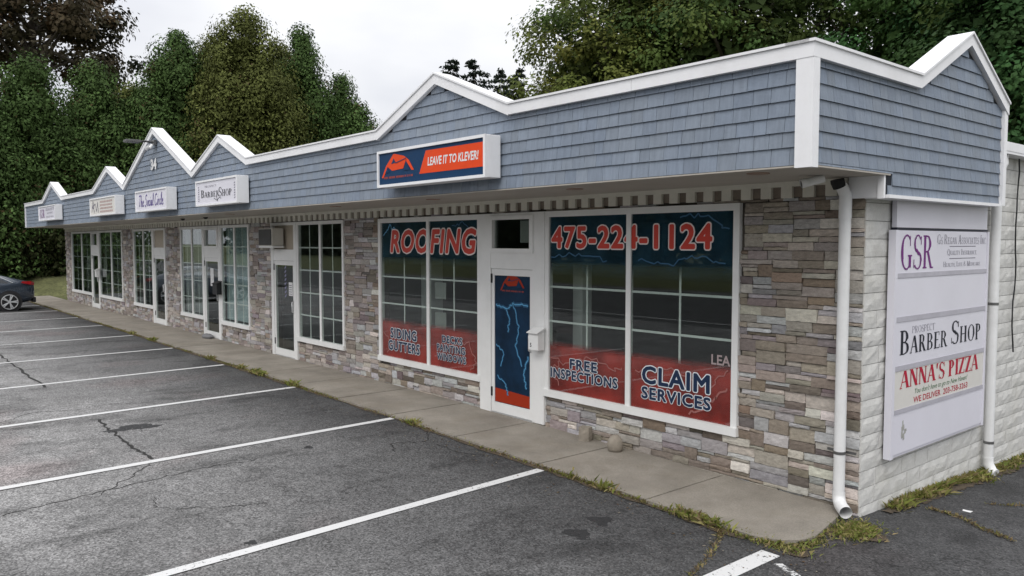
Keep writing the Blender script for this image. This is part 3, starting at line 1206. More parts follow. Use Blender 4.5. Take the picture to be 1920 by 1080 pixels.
def serif_poly(s, bold=1.0):
    """capital letters with thick stems, thin bars and bracket serifs"""
    T, t, sf = 0.15 * bold, 0.05 * (0.6 + 0.4 * bold), 0.06
    pcs = []
    X = 0.0

    def stem(x, y0=0.0, y1=1.0, w=T, top=True, bot=True):
        pcs.append(rect(X + x, y0, X + x + w, y1))
        if bot:
            pcs.append(rect(X + x - sf, y0, X + x + w + sf, y0 + .045))
        if top:
            pcs.append(rect(X + x - sf, y1 - .045, X + x + w + sf, y1))

    def bar(x0, x1, y, h=t):
        pcs.append(rect(X + x0, y, X + x1, y + h))

    def diag(x0, y0, x1, y1, w):
        q = [(X + x0, y0), (X + x0 + w, y0), (X + x1 + w, y1), (X + x1, y1)]
        pcs.append(q if y1 > y0 else q[::-1])

    def arc(cx, cy, rx, ry, a0, a1, T_=T, n=14):
        for i in range(n):
            qs = []
            for k in (i, i + 1):
                a = R(a0 + (a1 - a0) * k / n)
                th = t + (T_ - t) * abs(math.cos(a)) ** 1.3
                ca, sa = math.cos(a), math.sin(a)
                qs.append(((X + cx + rx * ca, cy + ry * sa), (X + cx + (rx - th) * ca, cy + (ry - (t + (th - t) * .2)) * sa)))
            (o0, i0), (o1, i1) = qs
            q = [o0, o1, i1, i0]
            pcs.append(q if a1 > a0 else q[::-1])
    small = False
    for ch in s:
        n0 = len(pcs)
        base = X
        c = ch.upper()
        w = 0.6
        if c == ' ':
            X += 0.30
            continue
        if c == 'A':
            diag(0, 0, .30, 1, .06); diag(.52, 0, .27, 1, T); bar(.13, .5, .33); bar(-.05, .14, 0, .045); bar(.46, .52 + T + .05, 0, .045); w = .72
        elif c in 'BPR':
            stem(.06); arc(.24, .74, .30, .26, 90, -90); bar(.06 + T, .25, 1 - t); bar(.06 + T, .25, .48)
            if c == 'B':
                arc(.24, .265, .36, .265, 90, -90); bar(.06 + T, .25, 0); w = .66
            elif c == 'R':
                diag(.50, 0, .26, .5, T); bar(.5, .5 + T + .07, 0, .045); w = .72
            else:
                w = .60
        elif c in 'CGOQ':
            if c in 'OQ':
                arc(.36, .5, .36, .52, 0, 360, n=26); w = .76
                if c == 'Q':
                    diag(.55, -.15, .38, .15, .10)
            else:
                arc(.36, .5, .36, .52, 50, 310, n=20); bar(.56, .60, .68, .30); w = .70
                if c == 'G':
                    stem(.50, 0.05, .42, T, True, False)
                    w = .74
        elif c == 'D':
            stem(.06); arc(.20, .5, .46, .5, 90, -90, n=18); bar(.06 + T, .22, 1 - t); bar(.06 + T, .22, 0); w = .70
        elif c in 'EFL':
            stem(.06)
            if c != 'L':
                bar(.06 + T, .52, 1 - t); bar(.49, .53, .78, .2); bar(.06 + T, .42, .49)
            if c != 'F':
                bar(.06 + T, .56, 0); bar(.53, .57, 0.03, .2)
            w = .62
        elif c == 'H':
            stem(.06); stem(.50); bar(.06 + T, .5, .49); w = .72 + T * .3
        elif c == 'I':
            stem(.08); w = .32
        elif c == 'M':
            stem(.06, w=.06); diag(.38, 0, .08, 1, T); diag(.40, 0, .68, 1, .06); stem(.66); w = .90
        elif c == 'N':
            stem(.06, w=.06); diag(.50, 0, .06, 1, T); stem(.58, w=.06, bot=False); w = .74
        elif c == 'S':
            arc(.29, .745, .25, .275, 35, 250, T * .75); arc(.29, .255, .27, .275, 70, -145, T * .75)
            diag(.33, .40, .08, .60, T * 1.15); bar(.48, .52, .72, .25); bar(.02, .06, .03, .25); w = .60
        elif c == 'T':
            stem(.24, top=False); bar(0, .62, 1 - t); bar(0, .04, .78, .2); bar(.58, .62, .78, .2); w = .64
        elif c == 'U':
            stem(.06, .25, 1, bot=False); stem(.54, .25, 1, .06, bot=False); arc(.33, .27, .27, .28, 180, 360); w = .70
        elif c == 'V':
            diag(.24, 0, 0, 1, T); diag(.28, 0, .54, 1, .06); bar(-.05, .2, .955, .045); bar(.48, .66, .955, .045); w = .66
        elif c == 'W':
            diag(.2, 0, 0, 1, T); diag(.24, 0, .40, 1, .06); diag(.55, 0, .38, 1, T); diag(.60, 0, .80, 1, .06); bar(-.05, .2, .955, .045); w = .88
        elif c == 'Y':
            stem(.26, 0, .5, top=False); diag(.28, .45, 0, 1, T); diag(.33, .45, .56, 1, .06); w = .66
        elif c == 'Z':
            bar(0, .56, 1 - t); bar(0, .58, 0); diag(0, 0, .40, 1, T * 1.1); bar(0, .04, .78, .2); bar(.55, .59, .02, .2); w = .62
        elif c == "'":
            pcs.append([(X + .06, .68), (X + .12, .68), (X + .18, 1), (X + .04, 1)]); w = .22
        elif c == '&':
            arc(.28, .74, .18, .26, 0, 360, T * .6); arc(.28, .27, .28, .27, 60, 330, T); diag(.56, 0, .16, .75, T * .8); w = .74
        elif c == ',':
            pcs.append([(X + .02, -.15), (X + .10, -.15), (X + .16, .1), (X + .04, .1)]); w = .2
        # small capitals: lower-case input shrinks
        if ch.islower():
            k = 0.72
            for i in range(n0, len(pcs)):
                pcs[i] = [(base + (x - base) * k, y * k) for x, y in pcs[i]]
            w *= k
        X = base + w + 0.05
    V, F = [], []
    for p in pcs:
        F.append(tuple(range(len(V), len(V) + len(p))))
        V += p
    return V, F


def fit(VF, w, h, shear=0.0):
    V, F = VF
    V = [(x + shear * y, y) for x, y in V]
    x0 = min(p[0] for p in V); x1 = max(p[0] for p in V)
    y0 = min(p[1] for p in V); y1 = max(p[1] for p in V)
    return [((x - x0) / (x1 - x0) * w, (y - y0) / (y1 - y0) * h) for x, y in V], F


def front(VF, x, y, z, name, mat, parent, step=0.0):
    """put a flat print on a plane that faces -y"""
    V, F = VF
    mb = MB()
    if step:
        for i, f in enumerate(F):
            mb.add([(x + V[k][0], y - step * (i % 6), z + V[k][1]) for k in f], [tuple(range(len(f)))])
    else:
        mb.add([(x + u, y, z + v) for u, v in V], F)
    return mb.build(name, mat, parent)


def sidep(VF, x, y, z, name, mat, parent, step=0.0):
    V, F = VF
    mb = MB()
    if step:
        for i, f in enumerate(F):
            mb.add([(x + step * (i % 6), y + V[k][0], z + V[k][1]) for k in f], [tuple(range(len(f)))])
    else:
        mb.add([(x, y + u, z + v) for u, v in V], F)
    return mb.build(name, mat, parent)


def outlined(s, x0, x1, z0, z1, y, parent, fill, rim, bold=0.022, rimw=0.055, shear=0.0, spacing=1.05):
    """bold lettering with a rim: shifted copies of the thin glyphs, each a hair in front of the last"""
    V0, F0 = text_poly(s, 0.0, spacing)
    V0 = [(u + shear * v, v) for u, v in V0]

    def stack(rad, n, mid):
        V, F, lay = [], [], []
        sh = [(0, 0)] + [(rad * math.cos(2 * math.pi * k / n), rad * math.sin(2 * math.pi * k / n)) for k in range(n)]
        if mid:
            sh += [(rad * .5 * math.cos(2 * math.pi * k / 6), rad * .5 * math.sin(2 * math.pi * k / 6)) for k in range(6)]
        for q, (dx, dy) in enumerate(sh):
            k = len(V)
            V += [(u + dx, v + dy) for u, v in V0]
            F += [tuple(i + k for i in f) for f in F0]
            lay += [q] * len(F0)
        return V, F, lay
    Vb, Fb, Lb = stack(bold + rimw, 14, True)
    Va, Fa, La = stack(bold, 8, False)
    bx0 = min(p[0] for p in Vb); bx1 = max(p[0] for p in Vb)
    by0 = min(p[1] for p in Vb); by1 = max(p[1] for p in Vb)
    sx, sz = (x1 - x0) / (bx1 - bx0), (z1 - z0) / (by1 - by0)
    for V, F, lay, yy, nm, mt in ((Vb, Fb, Lb, y, "lettering_rim", rim), (Va, Fa, La, y - 0.0028, "lettering", fill)):
        mb = MB()
        for f, q in zip(F, lay):
            mb.add([(x0 + (V[k][0] - bx0) * sx, yy - q * 0.0001, z0 + (V[k][1] - by0) * sz) for k in f], [tuple(range(len(f)))])
        mb.build(nm, mt, parent)


def bolt(pts, w, seed, n=7, jit=0.05):
    rr = random.Random(seed)
    P = []
    for (x0, z0), (x1, z1) in zip(pts, pts[1:]):
        for i in range(n):
            t = i / n
            P.append((x0 + (x1 - x0) * t + rr.uniform(-jit, jit), z0 + (z1 - z0) * t + rr.uniform(-jit, jit)))
    P.append(pts[-1])
    V, F = [], []
    for i in range(len(P) - 1):
        (x0, z0), (x1, z1) = P[i], P[i + 1]
        d = math.hypot(x1 - x0, z1 - z0) or 1
        nx, nz_ = -(z1 - z0) / d * w / 2, (x1 - x0) / d * w / 2
        k = len(V)
        q = [(x0 - nx, z0 - nz_), (x1 - nx, z1 - nz_), (x1 + nx, z1 + nz_), (x0 + nx, z0 + nz_)]
        V += q
        F.append((k, k + 1, k + 2, k + 3))
    return V, F


def roof_logo(x, z, w, h, y, parent, mat=None, cutmat=None):
    mat = mat or ORANGE
    cutmat = cutmat or NAVY
    polys = [
        [(-.02, .12), (.04, .12), (.20, .58), (.14, .60)],                       # left gable rafter
        [(.14, .585), (.33, .36), (.69, .40), (.80, .78), (.72, .87), (.42, 1.0), (.37, .99)],      # roof planes
        [(.79, .66), (.955, .30), (1.03, .30), (.87, .70), (.80, .79)],          # right gable rafter
    ]
    cut = [[(.31, .62), (.455, .66), (.39, .83)], [(.105, .30), (.25, .31), (.17, .48)], [(.69, .32), (.91, .32), (.79, .63)],
           [(.44, .655), (.46, .625), (.80, .765), (.79, .79)]]
    for q, mt, nm, yy in ((polys, mat, "logo", y), (cut, cutmat, "logo_cutout", y - .004)):
        V, F = [], []
        for p in q:
            F.append(tuple(range(len(V), len(V) + len(p))))
            V += [(a * w, b * h) for a, b in p]
        front((V, F), x, yy, z, nm, mt, parent, step=0.0006)
    # the line of lettering under the roofs, too small to read: short dashes
    V, F = [], []
    rr = random.Random(3)
    u = 0.06
    while u < 0.97:
        a = rr.uniform(.02, .035)
        k = len(V)
        V += [(u * w, .07 * h), ((u + a) * w, .07 * h), ((u + a) * w, .15 * h), (u * w, .15 * h)]
        F.append((k, k + 1, k + 2, k + 3))
        u += a + (0.012 if rr.random() < .8 else 0.035)
    front((V, F), x, y, z, "logo_line", M("print_dull_red", (0.34, 0.05, 0.035), 0.4, 0.0), parent)


# ------------------------------------------------------------------ shop windows
YG = 0.0


def window(key, xm, label, rows=5, fw=0.065):
    x0, x1, z0, z1 = OPEN[key]
    mb = MB()
    mb.box(x0, x0 + fw, -0.026, 0.05, z0 + 0.09, z1 - fw)
    mb.box(x1 - fw, x1, -0.026, 0.05, z0 + 0.09, z1 - fw)
    mb.box(x0, x1, -0.027, 0.051, z1 - fw, z1)
    w = mb.build("window", WHITE, SHOP)
    w["label"] = label
    mb = MB()
    mb.box(x0 - 0.01, x1 + (0.01 if key in 'BEFH' else 0), -0.048, 0.05, z0, z0 + 0.09)
    mb.build("sill", WHITE, w)
    MB().box(xm - 0.036, xm + 0.036, -0.018, 0.03, z0 + 0.09, z1 - fw).build("mullion", WHITE, w)
    for a, b in ((x0 + fw, xm - .036), (xm + .036, x1 - fw)):
        MB().box(a, b, YG, YG + 0.006, z0 + 0.09, z1 - fw).build("glass_pane", GLASS, w)
        mb = MB()
        t = 0.013
        xc_ = (a + b) / 2
        zb_, zt_ = z0 + 0.09, z1 - fw
        mb.box(xc_ - t, xc_ + t, 0.013, 0.021, zb_, zt_)
        for k in range(1, rows):
            zz_ = zb_ + (zt_ - zb_) * k / rows
            mb.box(a, b, 0.0122, 0.0218, zz_ - t, zz_ + t)
        mb.build("muntin_bars", WHITE, w)
    return w


def blinds(w, key, mat, cover=1.0, gap=0.10, z_lo=0.12, seed=1, ang=0.5):
    x0, x1, z0, z1 = OPEN[key]
    rr = random.Random(seed)
    mb = MB()
    x = x0 + 0.06
    while x < x1 - 0.1:
        if rr.random() < cover:
            a = ang + rr.uniform(-.15, .15)
            dx, dy = 0.045 * math.cos(a), 0.045 * math.sin(a)
            mb.add([(x - dx, .13 - dy, z0 + z_lo), (x + dx, .13 + dy, z0 + z_lo), (x + dx, .13 + dy, z1 - .05), (x - dx, .13 - dy, z1 - .05)], [(0, 1, 2, 3)])
        x += gap
    mb.box(x0 + .07, x1 - .07, .10, .16, z1 - .12, z1 - .075)
    mb.build("vertical_blind", mat, w, kind="stuff")


wA = window('A', -30.54, "far-end shop window left of its door, dark with vertical blinds")
blinds(wA, 'A', CURT, 0.6, 0.13, seed=2)
wB = window('B', -26.22, "far-end shop window right of its door")
blinds(wB, 'B', CURT, 0.6, 0.14, seed=3)
wC = window('C', -22.46, "dark shop window beside the recessed beige door panel")
blinds(wC, 'C', CURT, 0.55, 0.14, seed=4)
wD = window('D', -18.08, "shop window with pale vertical blinds left of the black mailbox")
blinds(wD, 'D', BLIND, 0.9, 0.10, seed=5, ang=0.9)
wE = window('E', -15.12, "shop window with closed pale blue blinds right of the black mailbox")
blinds(wE, 'E', BLINDB, 1.0, 0.085, seed=6, ang=0.25)
wF = window('F', -10.74, "barber shop window with white grid and dark interior")
wG = window('G', -7.04, "window with red ROOFING lettering", fw=0.075)
wH = window('H', -2.84, "window with red telephone number lettering", fw=0.075)
# printed films on the two nearest windows
FNAVY_G = film_mat("film_navy_left", (0.014, 0.060, 0.105), 2.12, 2.30)
FNAVY_H = film_mat("film_navy_right", (0.012, 0.058, 0.110), 2.06, 2.26)
FRED = film_mat("film_red", (0.52, 0.040, 0.028), 1.12, 1.215, True, 0.96)
for w, key, fn in ((wG, 'G', FNAVY_G), (wH, 'H', FNAVY_H)):
    x0, x1, z0, z1 = OPEN[key]
    xm = -7.04 if key == 'G' else -2.84
    for a, b in ((x0 + .075, xm - .036), (xm + .036, x1 - .075)):
        yy = YG + 0.009
        MB().quad((a, yy, 2.0), (b, yy, 2.0), (b, yy, z1 - .075), (a, yy, z1 - .075)).build("blue_film", fn, w)
        MB().quad((a, yy, z0 + .09), (b, yy, z0 + .09), (b, yy, 1.22), (a, yy, 1.22)).build("red_film", FRED, w)
YT = YG - 0.002     # cut vinyl letters on the outside of the glass


def clip_text(w, s, x0, x1, z0, z1, fill, rim, **k):
    outlined(s, x0, x1, z0, z1, YT, w, fill, rim, **k)


REDL = M("print_bright_red", (0.62, 0.048, 0.028), 0.4, 0.0)
RIMR = M("print_rose_rim", (0.84, 0.74, 0.72), 0.4, 0.0)
NAVL = M("print_dark_blue", (0.010, 0.028, 0.075), 0.4, 0.0)
RIMW = M("print_white_rim", (0.82, 0.84, 0.87), 0.4, 0.0)
clip_text(wG, "ROOFING", -8.19, -5.77, 2.31, 2.735, REDL, RIMR, shear=0.18, bold=0.034, rimw=0.042, spacing=1.12)
clip_text(wG, "SIDING", -8.20, -7.38, 0.88, 1.07, NAVL, RIMW, bold=0.034, rimw=0.042, spacing=1.12)
clip_text(wG, "GUTTERS", -8.27, -7.29, 0.67, 0.86, NAVL, RIMW, bold=0.034, rimw=0.042, spacing=1.12)
clip_text(wG, "DECKS", -6.68, -6.14, 0.945, 1.07, NAVL, RIMW, bold=0.034, rimw=0.042, spacing=1.12)
clip_text(wG, "PAINTING", -6.82, -6.07, 0.805, 0.93, NAVL, RIMW, bold=0.034, rimw=0.042, spacing=1.12)
clip_text(wG, "WINDOWS", -6.82, -6.05, 0.665, 0.79, NAVL, RIMW, bold=0.034, rimw=0.042, spacing=1.12)
clip_text(wH, "475-224-1124", -4.20, -1.65, 2.41, 2.725, REDL, RIMR, bold=0.034, rimw=0.042, spacing=1.12)
clip_text(wH, "FREE", -3.84, -3.34, 0.875, 1.02, NAVL, RIMW, bold=0.034, rimw=0.042, spacing=1.12)
clip_text(wH, "INSPECTIONS", -4.20, -3.0, 0.725, 0.87, NAVL, RIMW, bold=0.034, rimw=0.042, spacing=1.12)
clip_text(wH, "CLAIM", -2.64, -1.66, 0.85, 1.085, NAVL, RIMW, bold=0.034, rimw=0.042, spacing=1.12)
clip_text(wH, "SERVICES", -2.64, -1.65, 0.675, 0.835, NAVL, RIMW, bold=0.034, rimw=0.042, spacing=1.12)
front(fit(text_poly("LEA", 0.02), 0.24, 0.11), -1.66, YT, 1.195, "lettering", M("print_dull_grey", (0.42, 0.34, 0.34), 0.4, 0.0), wH)
for k, (w, pts, wd, mt) in enumerate([
        (wG, [(-6.9, .70), (-6.35, .95), (-6.0, 1.0), (-5.78, .72), (-5.95, .60)], .016, PPALE),
        (wG, [(-8.4, .95), (-8.1, .80), (-8.3, .62)], .014, PPALE),
        (wG, [(-8.4, 2.62), (-8.2, 2.78), (-8.0, 2.72)], .018, PBLUE),
        (wG, [(-5.76, 2.50), (-6.1, 2.80), (-6.4, 2.76)], .014, M("print_mid_blue", (.03, .12, .24), .4, 0)),
        (wH, [(-4.2, 1.02), (-3.9, .92), (-3.5, 1.08), (-3.1, .96), (-2.95, 1.0)], .014, PPALE),
        (wH, [(-4.05, .62), (-4.15, .85), (-4.0, .95)], .014, PPALE),
        (wH, [(-2.75, .98), (-2.2, 1.08), (-1.7, .92), (-1.45, 1.15)], .014, PPALE),
        (wH, [(-1.45, .98), (-1.62, .80), (-1.95, .60)], .02, PPALE),
        (wH, [(-1.44, 2.62), (-1.75, 2.80), (-2.1, 2.78)], .016, M("print_mid_blue", (.03, .12, .24), .4, 0)),
        (wH, [(-2.7, 2.30), (-2.2, 2.26), (-1.9, 2.36), (-1.5, 2.28)], .014, M("print_mid_blue", (.03, .12, .24), .4, 0)),
        (wH, [(-4.2, 2.32), (-3.7, 2.36), (-3.2, 2.28)], .014, M("print_mid_blue", (.03, .12, .24), .4, 0))]):
    front(bolt(pts, wd, k, jit=.03), 0, YT + 0.0008, 0, "lightning_print", mt, w)

# ------------------------------------------------------------------ doors


def door(key, label, leaf, transom=True, ztop=2.12):
    x0, x1, _, z1 = OPEN[key]
    zb = gz((x0 + x1) / 2) + 0.036
    la, lb = leaf
    mb = MB()
    mb.box(x0, la, -0.036, 0.06, zb, z1)
    mb.box(lb, x1, -0.036, 0.06, zb, z1)
    mb.box(la, lb, -0.031, 0.055, ztop + .005, 2.36)
    mb.box(la, lb, -0.034, 0.058, 2.86, z1)
    d = mb.build("door", WHITE, SHOP)
    d["label"] = label
    mb = MB()
    st = 0.062
    a, b, c, e = la + .006, lb - .006, zb + .015, ztop
    mb.box(a, a + st, -0.02, 0.03, c, e)
    mb.box(b - st, b, -0.02, 0.03, c, e)
    mb.box(a + st, b - st, -0.018, 0.028, e - .09, e)
    mb.box(a + st, b - st, -0.018, 0.028, c, c + .14)
    mb.build("door_leaf", WHITE, d)
    MB().box(a + st, b - st, -0.008, -0.002, c + .14, e - .09).build("glass_pane", GLASS, d)
    for zz_ in (c + .22, e - .2):
        MB().box(a - .012, a + .02, -0.035, -0.0195, zz_, zz_ + .13).build("hinge", BLACK, d)
    mb = MB()
    xh = b - .04
    mb.tube([(xh, -.02, zb + .95), (xh, -.06, zb + .97), (xh, -.06, zb + 1.17), (xh, -.02, zb + 1.19)], .011, 8)
    mb.build("handle", ALU, d, smooth=True)
    MB().box(la, lb, -0.03, 0.10, zb - .03, zb + .012).build("threshold", ALU, d)
    if transom:
        mb = MB()
        mb.box(la - .02, la + .05, -0.055, 0.03, 2.36, 2.875)
        mb.box(lb - .05, lb + .02, -0.055, 0.03, 2.36, 2.875)
        mb.box(la + .05, lb - .05, -0.054, 0.029, 2.36, 2.42)
        mb.box(la + .05, lb - .05, -0.054, 0.029, 2.82, 2.875)
        mb.build("transom_frame", WHITE, d)
        MB().box(la + .05, lb - .05, 0.0, 0.006, 2.42, 2.82).build("transom_pane", GLASS, d)
    else:
        MB().box(la, lb, 0.01, 0.04, 2.36, 2.86).build("beige_panel", BEIGE, d)
    return d, zb


dA, _ = door('dA', "far-end shop door between two dark windows", (-28.87, -27.96))
dC, _ = door('dC', "glass door under a beige panel", (-21.33, -20.36), False)
dD, zD = door('dD', "glass door with a small white notice", (-17.09, -16.11))
dF, zF = door('dF', "barber shop glass door under a beige panel", (-12.86, -11.87), False)
dG, zG = door('dG', "door covered by a navy poster with lightning", (-5.42, -4.52), True, 2.13)
# notices
MB().box(-16.72, -16.50, -0.013, -0.010, 1.42, 1.86).build("notice", PWHITE, dD)
MB().box(-12.16, -11.98, -0.013, -0.010, 1.40, 1.68).build("notice", PWHITE, dF)
V, F = [], []
for k in range(5):
    q = len(V)
    V += [(0, k * .045), (.13, k * .045), (.13, k * .045 + .014), (0, k * .045 + .014)]
    F.append((q, q + 1, q + 2, q + 3))
front((V, F), -12.14, -0.0150, 1.43, "notice_lines", PGREY, dF)
mb = MB()
for k in range(8):      # twirled window decal like a barber pole
    mb.quad((-12.36, -0.0105, 1.35 + k * .085), (-12.28, -0.0105, 1.39 + k * .085), (-12.28, -0.0105, 1.43 + k * .085), (-12.36, -0.0105, 1.39 + k * .085))
mb.build("pole_decal", M("print_lilac", (0.26, 0.26, 0.40), 0.4, 0), dF)
for xn in (-29.6, -27.2):    # small pale sheets inside the far windows
    MB().box(xn - .25, xn + .25, 0.026, 0.028, 1.55, 1.95).build("notice", M("paper_dull", (0.30, 0.30, 0.29), .6), wA if xn < -28 else wB)
for zz_ in (1.15, 1.62):     # sheets behind the glass of the roofing window
    MB().box(-6.92, -6.62, 0.040, 0.043, zz_, zz_ + .26).build("notice", M("paper_dull", (0.30, 0.30, 0.29), .6), wG)
MB().box(-4.86, -4.58, 0.040, 0.043, 2.50, 2.80).build("notice", M("paper_dull", (0.30, 0.30, 0.29), .6), dG)
# poster filling the roofer's door
pa, pb, pc, pd = -5.348, -4.592, zG + .16, 2.035
POSTER = M("poster_navy", (0.006, 0.026, 0.060), 0.45, 0.4, 2.6, spec=0.15)
MB().box(pa, pb, -0.0125, -0.009, pc, pd).build("poster", POSTER, dG)
roof_logo(-5.22, 1.80, 0.50, 0.26, -0.0145, dG, M("poster_orange", (0.36, 0.035, 0.012), 0.4, 0, spec=0.15))
MB().quad((pa + .005, -0.0145, pc + .005), (pb - .005, -0.0145, pc + .005), (pb - .005, -0.0145, pc + .17), (pa + .005, -0.0145, pc + .20)).build("orange_band", M("poster_orange", (0.36, 0.035, 0.012), 0.4, 0, spec=0.15), dG)
for k, (pts, wd, mt) in enumerate([([(-5.31, 1.62), (-5.1, 1.58), (-4.95, 1.66), (-4.63, 1.64)], .022, PBLUE), ([(-5.1, 1.58), (-5.02, 1.40), (-5.06, 1.25)], .016, PBLUE),
                                   ([(-4.95, 1.66), (-4.82, 1.35), (-4.90, 1.05), (-4.76, .80)], .014, PBLUE), ([(-5.30, 1.05), (-5.15, .95), (-5.22, .75)], .012, PBLUE),
                                   ([(-4.63, .95), (-4.72, .72), (-4.66, .5)], .018, PBLUE), ([(-5.28, .62), (-5.12, .52), (-5.05, .36)], .012, PBLUE)]):
    front(bolt(pts, wd * 2.6, 40 + k, jit=.02), 0, -0.0150, 0, "lightning_print", M("print_deep_blue", (.012, .085, .19), .4, 0), dG)
    front(bolt(pts, wd * .7, 40 + k, jit=.02), 0, -0.0158, 0, "lightning_print", mt, dG)

# house number on the tall gable
front(fit(text_poly("34", 0.05), 0.46, 0.26), -16.72, -1.375, 4.22, "house_number", PWHITE, PAR)

# ------------------------------------------------------------------ signs on the parapet


def box_sign(name, label, x0, x1, z0, z1, face):
    s = empty(name, ((x0 + x1) / 2, -1.45, z0), label, "sign", "box signs along the parapet")
    MB().box(x0, x1, -1.565, -1.372, z0, z1).build("cabinet", TRIMW, s, bevel=0.008)
    mb = MB()
    r = 0.035
    mb.box(x0, x1, -1.60, -1.566, z0, z0 + r)
    mb.box(x0, x1, -1.60, -1.566, z1 - r, z1)
    mb.box(x0, x0 + r, -1.60, -1.566, z0 + r, z1 - r)
    mb.box(x1 - r, x1, -1.60, -1.566, z0 + r, z1 - r)
    mb.build("retainer_frame", TRIMW, s)
    MB().box(x0 + r, x1 - r, -1.58, -1.5655, z0 + r, z1 - r).build("sign_face", face, s)
    return s


YS = -1.583
sK = box_sign("box_sign", "navy sign with orange house-roof emblem and slanted orange band", -5.89, -3.56, 3.23, 3.71, NAVY)
front(([(0, 0), (1.30, 0), (1.30, .275), (.145, .275)], [(0, 1, 2, 3)]), -4.90, YS, 3.355, "orange_band", ORANGE, sK)
front(fit(text_poly("LEAVE IT TO KLEVER!", 0.028), 1.02, 0.105, 0.16), -4.715, YS - .002, 3.44, "lettering", PWHITE, sK)
roof_logo(-5.78, 3.315, 0.74, 0.335, YS, sK)
sB = box_sign("box_sign", "white sign with black serif barber shop lettering", -12.98, -10.80, 3.225, 3.725, SIGNW)
V, F = serif_poly("Barber", 1.0)
front(fit((V, F), 0.98, 0.15), -12.70, YS, 3.385, "lettering", PBLACK, sB, step=0.0006)
front(fit(serif_poly("Shop", 1.0), 0.64, 0.175), -11.74, YS - .0002, 3.375, "lettering", PBLACK, sB, step=0.0006)
front(fit(serif_poly("PROSPECT", 0.7), 0.62, 0.04), -12.48, YS, 3.575, "lettering", PGREY, sB, step=0.0006)
V, F = bolt([(-12.0, 3.36), (-11.85, 3.31), (-11.72, 3.36), (-11.62, 3.34)], .012, 3, jit=.004)
front((V, F), 0, YS, 0, "flourish", PBLACK, sB)
V, F = bolt([(-11.86, 3.385), (-11.80, 3.29)], .018, 3, 3, jit=.003)
front((V, F), 0, YS - .001, 0, "flourish", PBLACK, sB)
for xx in (-12.86, -10.97):
    V, F = [], []
    for k in range(7):
        q = len(V)
        V += [(0, k * .045), (.05, k * .045 + .012), (.05, k * .045 + .034), (0, k * .045 + .022)]
        F.append((q, q + 1, q + 2, q + 3))
    front((V, F), xx, YS, 3.31, "pole_stripes", PGREY, sB)
# hand-lettered sign
sS = box_sign("box_sign", "white sign with violet handwritten lettering below the number 34", -17.25, -14.85, 3.235, 3.73, SIGNW)
GL = {'T': (0.62, [[(0, .93), (.30, 1.0), (.62, .96)], [(.34, .97), (.30, .5), (.20, .0)]]),
      'h': (0.42, [[(.10, 1.0), (.06, .5), (.02, 0)], [(.05, .3), (.20, .52), (.30, .42), (.27, .0), (.40, .06)]]),
      'e': (0.40, [[(.04, .24), (.28, .36), (.20, .52), (.06, .36), (.08, .05), (.24, .0), (.40, .14)]]),
      'S': (0.62, [[(.56, .88), (.42, 1.0), (.20, .90), (.16, .68), (.36, .50), (.42, .22), (.24, -.05), (.02, .08)]]),
      'o': (0.38, [[(.26, .48), (.10, .44), (.04, .18), (.16, .0), (.30, .16), (.26, .46), (.40, .40)]]),
      'c': (0.34, [[(.28, .46), (.12, .46), (.04, .2), (.14, .0), (.34, .12)]]),
      'i': (0.20, [[(.10, .5), (.06, .06), (.20, .06)], [(.12, .68), (.14, .74)]]),
      'a': (0.42, [[(.28, .48), (.10, .44), (.04, .16), (.16, .0), (.30, .3), (.30, .48), (.28, .04), (.42, .08)]]),
      'l': (0.24, [[(.06, .1), (.20, .8), (.14, 1.05), (.06, .8), (.08, .04), (.24, .08)]]),
      'C': (0.62, [[(.58, .84), (.42, 1.0), (.16, .84), (.04, .4), (.18, .02), (.42, .02), (.60, .2)]]),
      'r': (0.32, [[(.08, .5), (.08, .0)], [(.08, .3), (.20, .5), (.32, .46)]])}
V, F = [], []
X = 0
for ch in "The Social Circle":
    if ch == ' ':
        X += 0.28
        continue
    w, st = GL[ch]
    for line in st:
        p = [(X + a + .18 * b, b) for a, b in line]
        v, f = bolt(p, .095, 1, 3, 0.0)
        F += [tuple(i + len(V) for i in q) for q in f]
        V += v
    X += w + 0.06
front(fit((V, F), 1.86, 0.31), -16.97, YS, 3.33, "lettering", PVIOLET, sS, step=0.0006)
sL = box_sign("box_sign", "white sign with grey emblem and faint rose lines of lettering", -21.82, -19.08, 3.25, 3.745, SIGNC)
V, F = bolt([(0.05, .08), (.22, .40), (.34, .05), (.26, .20), (.08, .22), (.45, .30), (.6, .08), (.72, .36), (.8, .06)], .03, 5, 3, .01)
front((V, F), -21.7, YS, 3.28, "emblem", PGREY, sL, step=0.0006)
V, F = [], []
rr = random.Random(9)
for k in range(4):
    u = 0
    while u < 1.2:
        a = rr.uniform(.06, .16)
        q = len(V)
        V += [(u, k * .088), (u + a, k * .088), (u + a, k * .088 + .05), (u, k * .088 + .05)]
        F.append((q, q + 1, q + 2, q + 3))
        u += a + .03
front((V, F), -20.72, YS, 3.33, "lettering_lines", PPINK, sL)
sG = box_sign("box_sign", "white sign with three purple capitals at the far end of the parapet", -29.45, -26.62, 3.27, 3.78, SIGNW)
front(fit(serif_poly("GSR"), 0.82, 0.30), -29.25, YS, 3.37, "lettering", PPURPLE, sG, step=0.0006)
for k, (s, a, b) in enumerate([("GS REGAN ASSOCIATES INC", 1.42, .09), ("QUALITY INSURANCE", 1.0, .07), ("HEALTH, LIFE & MEDICARE", 1.2, .06)]):
    front(fit(serif_poly(s, 0.8), a, b), -28.25 + (1.42 - a) / 2, YS, 3.60 - k * .12, "lettering", PGREY, sG, step=0.0006)

